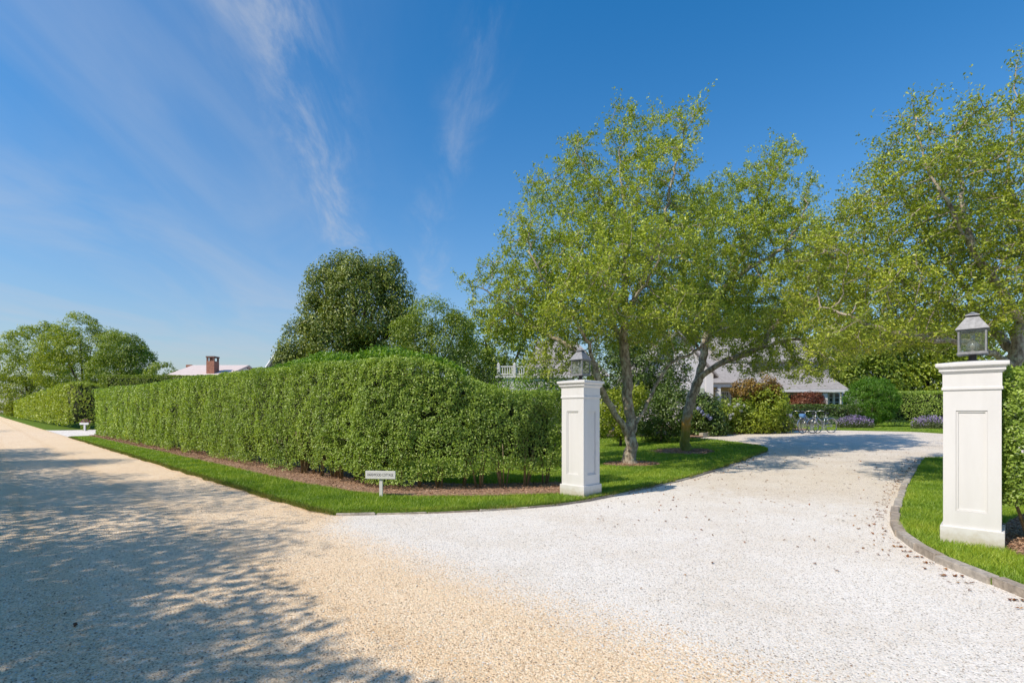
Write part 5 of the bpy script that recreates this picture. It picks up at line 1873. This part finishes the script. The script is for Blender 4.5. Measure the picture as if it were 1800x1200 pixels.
def main_house():
    gz = 0.5
    r = thing('shingled_house', 'white house with weathered shingle roofs and a porch behind the trees', 'house', (16, 36, 0))
    h = lambda o: o
    off = -np.array(r.location)
    # everything below is set in world metres, then shifted into the house frame
    kids = []

    def W(o):
        kids.append(o)
        return o
    # white gabled wing left of the porch
    y = 33.0
    xr = X(1252, y)
    xl = xr - 4.6
    W(walls(r, xl, xr, y, y + 7, gz - 0.3, Z(655, y), M_clap, 'y', Z(655, y) + 2.6))
    W(gable_roof(r, xl, xr, y, y + 7, Z(655, y), Z(655, y) + 2.6, 'y', 0.3))
    W(box_obj('corner_board', (xr - 0.42, y - 0.05, gz - 0.3), (xr + 0.05, y + 0.0, Z(655, y)), M_white, r))
    W(box_obj('shutter', (X(1229, y), y - 0.045, Z(708, y)), (X(1237, y), y - 0.002, Z(682, y)), M_sage_door, r))
    # recessed porch between wing and main block
    y2 = 35.0
    xa, xb = xr + 0.06, X(1345, y2)
    W(walls(r, xa, xb, y2 + 1.4, y2 + 6, gz - 0.3, Z(676, y2), M_yw))
    window(r, X(1269, y2 + 1.4), X(1280, y2 + 1.4), Z(707, y2), Z(688, y2), y2 + 1.4, 3, 3)
    window(r, X(1284, y2 + 1.4), X(1295, y2 + 1.4), Z(707, y2), Z(688, y2), y2 + 1.4, 3, 3)
    W(box_obj('porch_beam', (xa, y2 - 0.1, Z(680, y2)), (xb, y2 + 0.12, Z(672, y2)), M_white, r))
    W(box_obj('porch_column', (X(1263, y2) - 0.1, y2 - 0.09, gz - 0.2), (X(1263, y2) + 0.12, y2 + 0.11, Z(680, y2)), M_white, r))
    W(poly_obj('roof', [[(xa, y2 - 0.3, Z(673, y2)), (xb, y2 - 0.3, Z(673, y2)), (xb, y2 + 5, Z(630, y2 + 5) + 0.6), (xa, y2 + 5, Z(630, y2 + 5) + 0.6)]], M_shingle, r))
    # main block with long low front slope and hipped right end
    y3 = 36.0
    x0, x1 = X(1345, y3), X(1490, y3)
    W(walls(r, x0 + 0.2, x1 - 0.7, y3 + 1.0, y3 + 9, gz - 0.3, Z(686, y3), M_wallb))
    ze, zr = Z(684, y3), Z(600, y3 + 5)
    xr1 = X(1458, y3) - 0.4
    W(poly_obj('roof', [[(x0, y3 - 0.2, ze), (x1, y3 - 0.2, ze), (xr1, y3 + 4.2, zr - 0.9), (x0, y3 + 4.2, zr - 0.9)], [(x1, y3 - 0.2, ze), (x1, y3 + 9, ze), (xr1, y3 + 4.2, zr - 0.9)],
                        [(x1, y3 + 9, ze), (x0, y3 + 9, ze), (x0, y3 + 4.2, zr - 0.9), (xr1, y3 + 4.2, zr - 0.9)]], M_shingle, r))
    W(box_obj('eave_board', (x0, y3 - 0.22, ze - 0.2), (x1, y3 - 0.14, ze - 0.012), M_white, r))
    W(box_obj('porch_column', (X(1449, y3) - 0.1, y3 + 0.0, gz - 0.2), (X(1449, y3) + 0.24, y3 + 0.2, ze - 0.2), M_white, r))
    for a, b in ((1386, 1411), (1416, 1430)):
        window(r, X(a, y3 + 1), X(b, y3 + 1), Z(716, y3), Z(691, y3), y3 + 1.0, 2, 2)
    for a, b in ((1457, 1463), (1467, 1474), (1481, 1486)):
        window(r, X(a, y3 + 1), X(b, y3 + 1) , Z(722, y3), Z(690, y3), y3 + 1.0, 1, 4)
    # upper storey, pale shingled wall and steep roof seen through the crowns
    xu0, xu1 = X(1270, 38), X(1457, 38)
    W(walls(r, xu0, xu1, 38.0, 44, gz + 2, Z(632, 38), M_shingle, 'x', Z(596, 41)))
    W(gable_roof(r, xu0, xu1, 38.0, 44, Z(632, 38), Z(596, 41), 'x', 0.3))
    # left wing with roof terrace
    y4 = 27.0
    xw0, xw1 = X(874, y4), X(1010, y4)
    zt = Z(664, y4)
    W(walls(r, xw0, xw1, y4, y4 + 8, gz - 0.3, zt, M_clap))
    W(box_obj('terrace_floor', (xw0 - 0.1, y4 - 0.1, zt), (xw1 + 0.1, y4 + 8, zt + 0.12), M_white, r))
    zr0, zr1 = zt + 0.12, Z(643, y4)
    bm = bmesh.new()
    add_box(bm, (xw0, y4 - 0.03, zr1 - 0.06), (X(925, y4), y4 + 0.05, zr1))
    add_box(bm, (xw0, y4 - 0.02, zr0 + 0.05), (X(925, y4), y4 + 0.04, zr0 + 0.1))
    W(bm_obj('railing', bm, M_white, r))
    rail = kids[-1]
    xx = xw0 + 0.16
    while xx < X(925, y4):
        bm = bmesh.new()
        add_box(bm, (xx - 0.022, y4 - 0.01, zr0 + 0.1), (xx + 0.022, y4 + 0.03, zr1 - 0.06))
        bm_obj('baluster', bm, M_white, rail)
        xx += 0.125
    for px in (876, 904):
        bm = bmesh.new()
        add_box(bm, (X(px, y4) - 0.07, y4 - 0.07, zr0), (X(px, y4) + 0.07, y4 + 0.07, zr1 + 0.10))
        add_frustum(bm, 0.05, 0.02, 0, 0.08)
        for v in list(bm.verts)[-8:]:
            v.co += Vector((X(px, y4), y4, zr1 + 0.10))
        bm_obj('post', bm, M_white, rail)
    # sloping roof right of the terrace
    W(poly_obj('roof', [[(X(922, y4), y4 + 0.3, zt + 0.13), (X(1075, y4), y4 + 0.3, zt + 0.13), (X(1030, y4), y4 + 4, Z(600, y4 + 4)), (X(950, y4), y4 + 4, Z(600, y4 + 4))],
                        [(X(922, y4), y4 + 0.3, zt + 0.13), (X(950, y4), y4 + 4, Z(600, y4 + 4)), (X(922, y4), y4 + 8, zt + 0.13)],
                        [(X(1075, y4), y4 + 0.3, zt + 0.13), (X(1075, y4), y4 + 8, zt + 0.13), (X(1030, y4), y4 + 4, Z(600, y4 + 4))]], M_shingle, r))
    # shift into the frame of the thing
    for o in r.children:
        o.location = -Vector(r.location)
    return r


main_house()


def sconce():
    y = 32.93
    x = X(1259, 33)
    z = Z(690, 33)
    r = thing('wall_lantern', 'small dark lantern hung on the white corner beside the porch', 'lantern', (x, y, z))
    box_obj('bracket', (-0.2, 0.0, 0.12), (0.0, 0.04, 0.16), M_leadd, r)
    bm = bmesh.new()
    add_frustum(bm, 0.07, 0.11, -0.22, 0.1)
    bm_obj('body', bm, M_glass, r)
    bm = bmesh.new()
    add_frustum(bm, 0.14, 0.02, 0.1, 0.24)
    bm_obj('roof', bm, M_leadd, r)


sconce()


# ------------------------------------------------------------------ houses beyond the hedge
def brick_chimney(root, name, x, y, w, dpt, z0, z1, mat, crown=True):
    ch = box_obj(name, (x - w / 2, y - dpt / 2, z0), (x + w / 2, y + dpt / 2, z1), mat, root)
    if crown:
        bm = bmesh.new()
        h = 0.32
        t = w * 0.18
        for sx in (-1, 1):
            for sy in (-1, 1):
                add_box(bm, (x + sx * (w / 2 - t / 2) - t / 2, y + sy * (dpt / 2 - t / 2) - t / 2, z1), (x + sx * (w / 2 - t / 2) + t / 2, y + sy * (dpt / 2 - t / 2) + t / 2, z1 + h))
        add_box(bm, (x - w * 0.12, y - dpt / 2 + 0.01, z1), (x - w * 0.02, y - dpt / 2 + t, z1 + h))
        add_box(bm, (x - w / 2 - 0.04, y - dpt / 2 - 0.04, z1 + h), (x + w / 2 + 0.04, y + dpt / 2 + 0.04, z1 + h + 0.12))
        bm_obj('chimney_crown', bm, M_brickd, ch)
    # courses of brick standing a little proud
    bm = bmesh.new()
    z = z0 + 0.3
    while z < z1 - 0.1:
        add_box(bm, (x - w / 2 - 0.008, y - dpt / 2 - 0.008, z), (x + w / 2 + 0.008, y + dpt / 2 + 0.008, z + 0.16))
        z += 0.2
    o = bm_obj('brick_courses', bm, mat, ch)
    o['kind'] = 'stuff'
    return ch


def far_house():
    d = 46.0
    r = thing('neighbour_house', 'distant house with pale pinkish roof and brick chimneys left of the dark tree', 'house', (X(340, d), d, 0))
    x0, x1 = X(296, d), X(392, d)
    walls(r, x0, x1, d, d + 8, -0.2, Z(662, d), M_clap, 'x', Z(644, d + 4) - 0.1)
    gable_roof(r, x0, x1, d, d + 8, Z(662, d), Z(644, d + 4), 'x', 0.3, M_pinkroof)
    brick_chimney(r, 'chimney', X(374, d + 1), d + 1.0, 0.70, 0.8, 2, Z(635, d + 1), M_brick)
    brick_chimney(r, 'chimney', X(333, d + 4), d + 4.2, 0.55, 0.6, 3, Z(641, d + 4), M_brick, False)
    brick_chimney(r, 'chimney', X(351, d + 4), d + 4.2, 0.95, 0.6, 3, Z(645.5, d + 4), M_brickd, False)
    for o in r.children:
        o.location = -Vector(r.location)


def gable_house():
    d = 44.0
    r = thing('gabled_house', 'white trimmed gable peak showing over the hedge beside the dark tree', 'house', (X(490, d), d, 0))
    x0, x1 = X(470, d), X(510, d)
    walls(r, x0, x1, d, d + 9, -0.2, Z(646, d), M_shingle, 'y', Z(617, d))
    gable_roof(r, x0, x1, d, d + 9, Z(646, d), Z(617, d), 'y', 0.15)
    bm = bmesh.new()
    xm = (x0 + x1) / 2
    for sx in (-1, 1):
        a = Vector((xm, d - 0.22, Z(617.5, d)))
        b = Vector((xm + sx * (x1 - xm), d - 0.22, Z(646.5, d)))
        add_tube(bm, [a, b], 0.13, 4)
    bm_obj('rake_board', bm, M_white, r)
    for o in r.children:
        o.location = -Vector(r.location)


far_house()
gable_house()


# ------------------------------------------------------------------ the small post and flowers by the side drive
def side_sign():
    d = 41.0
    p = at(149, 750, d)
    r = thing('name_sign', 'tiny white board on a post at the mouth of the side drive', 'sign', (p.x, p.y, 0.0))
    box_obj('post', (-0.05, -0.05, -0.05), (0.05, 0.05, Z(745, d)), M_white, r)
    box_obj('board', (-0.36, -0.075, Z(746, d)), (0.36, -0.05, Z(743.5, d) + 0.05), M_white, r)
    q = at(150, 742, d + 0.5)
    r2 = thing('flowering_plant', 'small plant with pink flowers behind the tiny white board', 'plant', (q.x, q.y, 0.0))
    v = rand_dirs(120) * np.array([0.3, 0.3, 0.45]) + np.array([q.x, q.y, 0.45])
    leaf_obj('leaves', v, rand_dirs(120), 0.14, M_mid, r2)
    v = rand_dirs(60) * np.array([0.28, 0.28, 0.2]) + np.array([q.x, q.y, Z(741, d)])
    leaf_obj('flowers', v, rand_dirs(60), 0.12, M_pink, r2, 'stuff', aspect=0.9)


side_sign()


# ------------------------------------------------------------------ stone step by the hydrangeas
def edging():
    pts = smooth_line([gnd(1232, 768.5), gnd(1262, 764.0), (gnd(1262, 764)[0] + 1.2, gnd(1262, 764)[1] + 0.9)], 0.1)
    r = thing('stone_edging', 'low stone edging at the foot of the hydrangeas', 'edging', (pts[0][0], pts[0][1], 0))
    L = np.concatenate([[0], np.cumsum(np.linalg.norm(np.diff(pts, axis=0), axis=1))])
    q = 0
    while q < L[-1] - 0.2:
        e = min(L[-1], q + random.uniform(0.5, 0.75))
        a = np.array([np.interp(q, L, pts[:, k]) for k in (0, 1)])
        b = np.array([np.interp(e, L, pts[:, k]) for k in (0, 1)])
        c = (a + b) / 2
        ln = np.linalg.norm(b - a) / 2 - 0.01
        M_ = Matrix.Translation((c[0] - r.location.x, c[1] - r.location.y, float(hgt(c[0], c[1])))) @ Matrix.Rotation(math.atan2(b[1] - a[1], b[0] - a[0]), 4, 'Z')
        box_obj('edging_stone', (-ln, -0.1, -0.05), (ln, 0.1, 0.19 + random.uniform(-.02, .02)), M_stone, r, 0.02, M_)
        q = e


edging()


# ------------------------------------------------------------------ bicycles
def bicycle(label, px, py, rz, frame_mat, seat_mat, bag=None):
    x, y = gnd(px, py)
    z = float(hgt(x, y)) + 0.004
    r = thing('bicycle', label, 'bicycle', (x, y, z), rz, 'bicycles parked by the low hedge')
    R = 0.33
    for sx in (-0.53, 0.53):
        Mw = Matrix.Translation((sx, 0, R + 0.01))
        bm = bmesh.new()
        add_ring(bm, R - 0.018, 0.008, 28, 5, Mw)
        for k in range(14):
            a = 2 * math.pi * k / 14
            add_tube(bm, [Mw @ Vector((0.02 * math.cos(a + 1), 0.012 * (-1) ** k, 0.02 * math.sin(a + 1))), Mw @ Vector(((R - 0.02) * math.cos(a), 0, (R - 0.02) * math.sin(a)))], 0.0022, 3, False)
        add_tube(bm, [Mw @ Vector((0, -0.05, 0)), Mw @ Vector((0, 0.05, 0))], 0.022, 8)
        w = bm_obj('wheel', bm, M_steel, r)
        bm = bmesh.new()
        add_ring(bm, R, 0.017, 28, 6, Mw)
        bm_obj('tyre', bm, M_black, w, True)
        bm = bmesh.new()
        pts = [Mw @ Vector(((R + 0.035) * math.cos(a), 0, (R + 0.035) * math.sin(a))) for a in np.linspace(0.35 if sx > 0 else 0.9, 2.3 if sx > 0 else 3.0, 10)]
        add_tube(bm, pts, 0.022, 4)
        bm_obj('mudguard', bm, M_steel, w)
    bb = Vector((0.06, 0, 0.29))
    rear, front = Vector((0.53, 0, R + 0.01)), Vector((-0.53, 0, R + 0.01))
    st, sd = Vector((0.19, 0, 0.78)), Vector((0.21, 0, 0.90))
    h0, h1 = Vector((-0.40, 0, 0.70)), Vector((-0.36, 0, 0.88))
    bm = bmesh.new()
    add_tube(bm, [bb, st], 0.017, 7)
    add_tube(bm, [st, sd], 0.013, 7)
    add_tube(bm, [bb, Vector((-0.22, 0, 0.44)), h0], 0.020, 7)
    add_tube(bm, [st.lerp(bb, 0.45), Vector((-0.15, 0, 0.62)), h1], 0.018, 7)
    add_tube(bm, [h0, h1], 0.022, 8)
    for s_ in (-0.045, 0.045):
        o = Vector((0, s_, 0))
        add_tube(bm, [bb + o * 0.5, rear + o], 0.010, 5)
        add_tube(bm, [st + o * 0.4, rear + o], 0.009, 5)
        add_tube(bm, [h0 + o, Vector((-0.46, s_, 0.5)), front + o], 0.011, 5)
    bm_obj('frame', bm, frame_mat, r, True)
    bm = bmesh.new()
    add_tube(bm, [h1, Vector((-0.34, 0, 1.02))], 0.012, 6)
    add_tube(bm, [(-0.18, -0.29, 1.04), (-0.30, -0.22, 1.06), (-0.36, 0, 1.02), (-0.30, 0.22, 1.06), (-0.18, 0.29, 1.04)], 0.012, 6)
    bm_obj('handlebar', bm, M_steel, r, True)
    for s_ in (-0.29, 0.29):
        bm = bmesh.new()
        add_tube(bm, [(-0.17, s_, 1.04), (-0.05, s_ * 1.02, 1.02)], 0.017, 7)
        bm_obj('grip', bm, M_black, r, True)
    bm = bmesh.new()
    add_tube(bm, [(0.06, 0, 0.925), (0.12, 0, 0.93), (0.22, 0, 0.935), (0.32, 0, 0.945), (0.34, 0, 0.93)], [0.015, 0.03, 0.075, 0.085, 0.04], 10)
    for v in bm.verts:
        v.co.z = 0.93 + (v.co.z - 0.93) * 0.45
    bm_obj('saddle', bm, seat_mat, r, True)
    bm = bmesh.new()
    add_ring(bm, 0.085, 0.008, 20, 4, Matrix.Translation((bb.x, -0.06, bb.z)))
    add_tube(bm, [bb + Vector((0, -0.075, 0)), bb + Vector((-0.12, -0.08, -0.11))], 0.010, 5)
    add_tube(bm, [bb + Vector((0, 0.075, 0)), bb + Vector((0.12, 0.08, 0.11))], 0.010, 5)
    add_box(bm, tuple(bb + Vector((-0.17, -0.17, -0.125))), tuple(bb + Vector((-0.07, -0.08, -0.10))))
    add_box(bm, tuple(bb + Vector((0.07, 0.08, 0.10))), tuple(bb + Vector((0.17, 0.17, 0.125))))
    bm_obj('crank', bm, M_steel, r)
    if bag is not None:
        bm = bmesh.new()
        vs = add_box(bm, (-0.64, -0.13, 0.74), (-0.44, 0.13, 0.92), 0.05)
        for v in bm.verts:
            k = (v.co.z - 0.72) / 0.25
            v.co.x = -0.54 + (v.co.x + 0.54) * (0.75 + 0.3 * k) + 0.01 * math.sin(20 * v.co.y)
            v.co.y *= 0.8 + 0.25 * k
        bm_obj('basket', bm, bag, r, True)
    return r


bicycle('cream step-through bicycle with pale basket, leftmost beside the shrub', 1402, 760.5, math.radians(18), M_cream, M_black, M_bag)
bicycle('bicycle with a blue basket parked between the two others', 1424, 761.5, math.radians(24), M_steel, M_black, M_blue)
bicycle('bicycle without a basket, rightmost beside the lavender', 1445, 761, math.radians(14), M_steel, M_black, None)
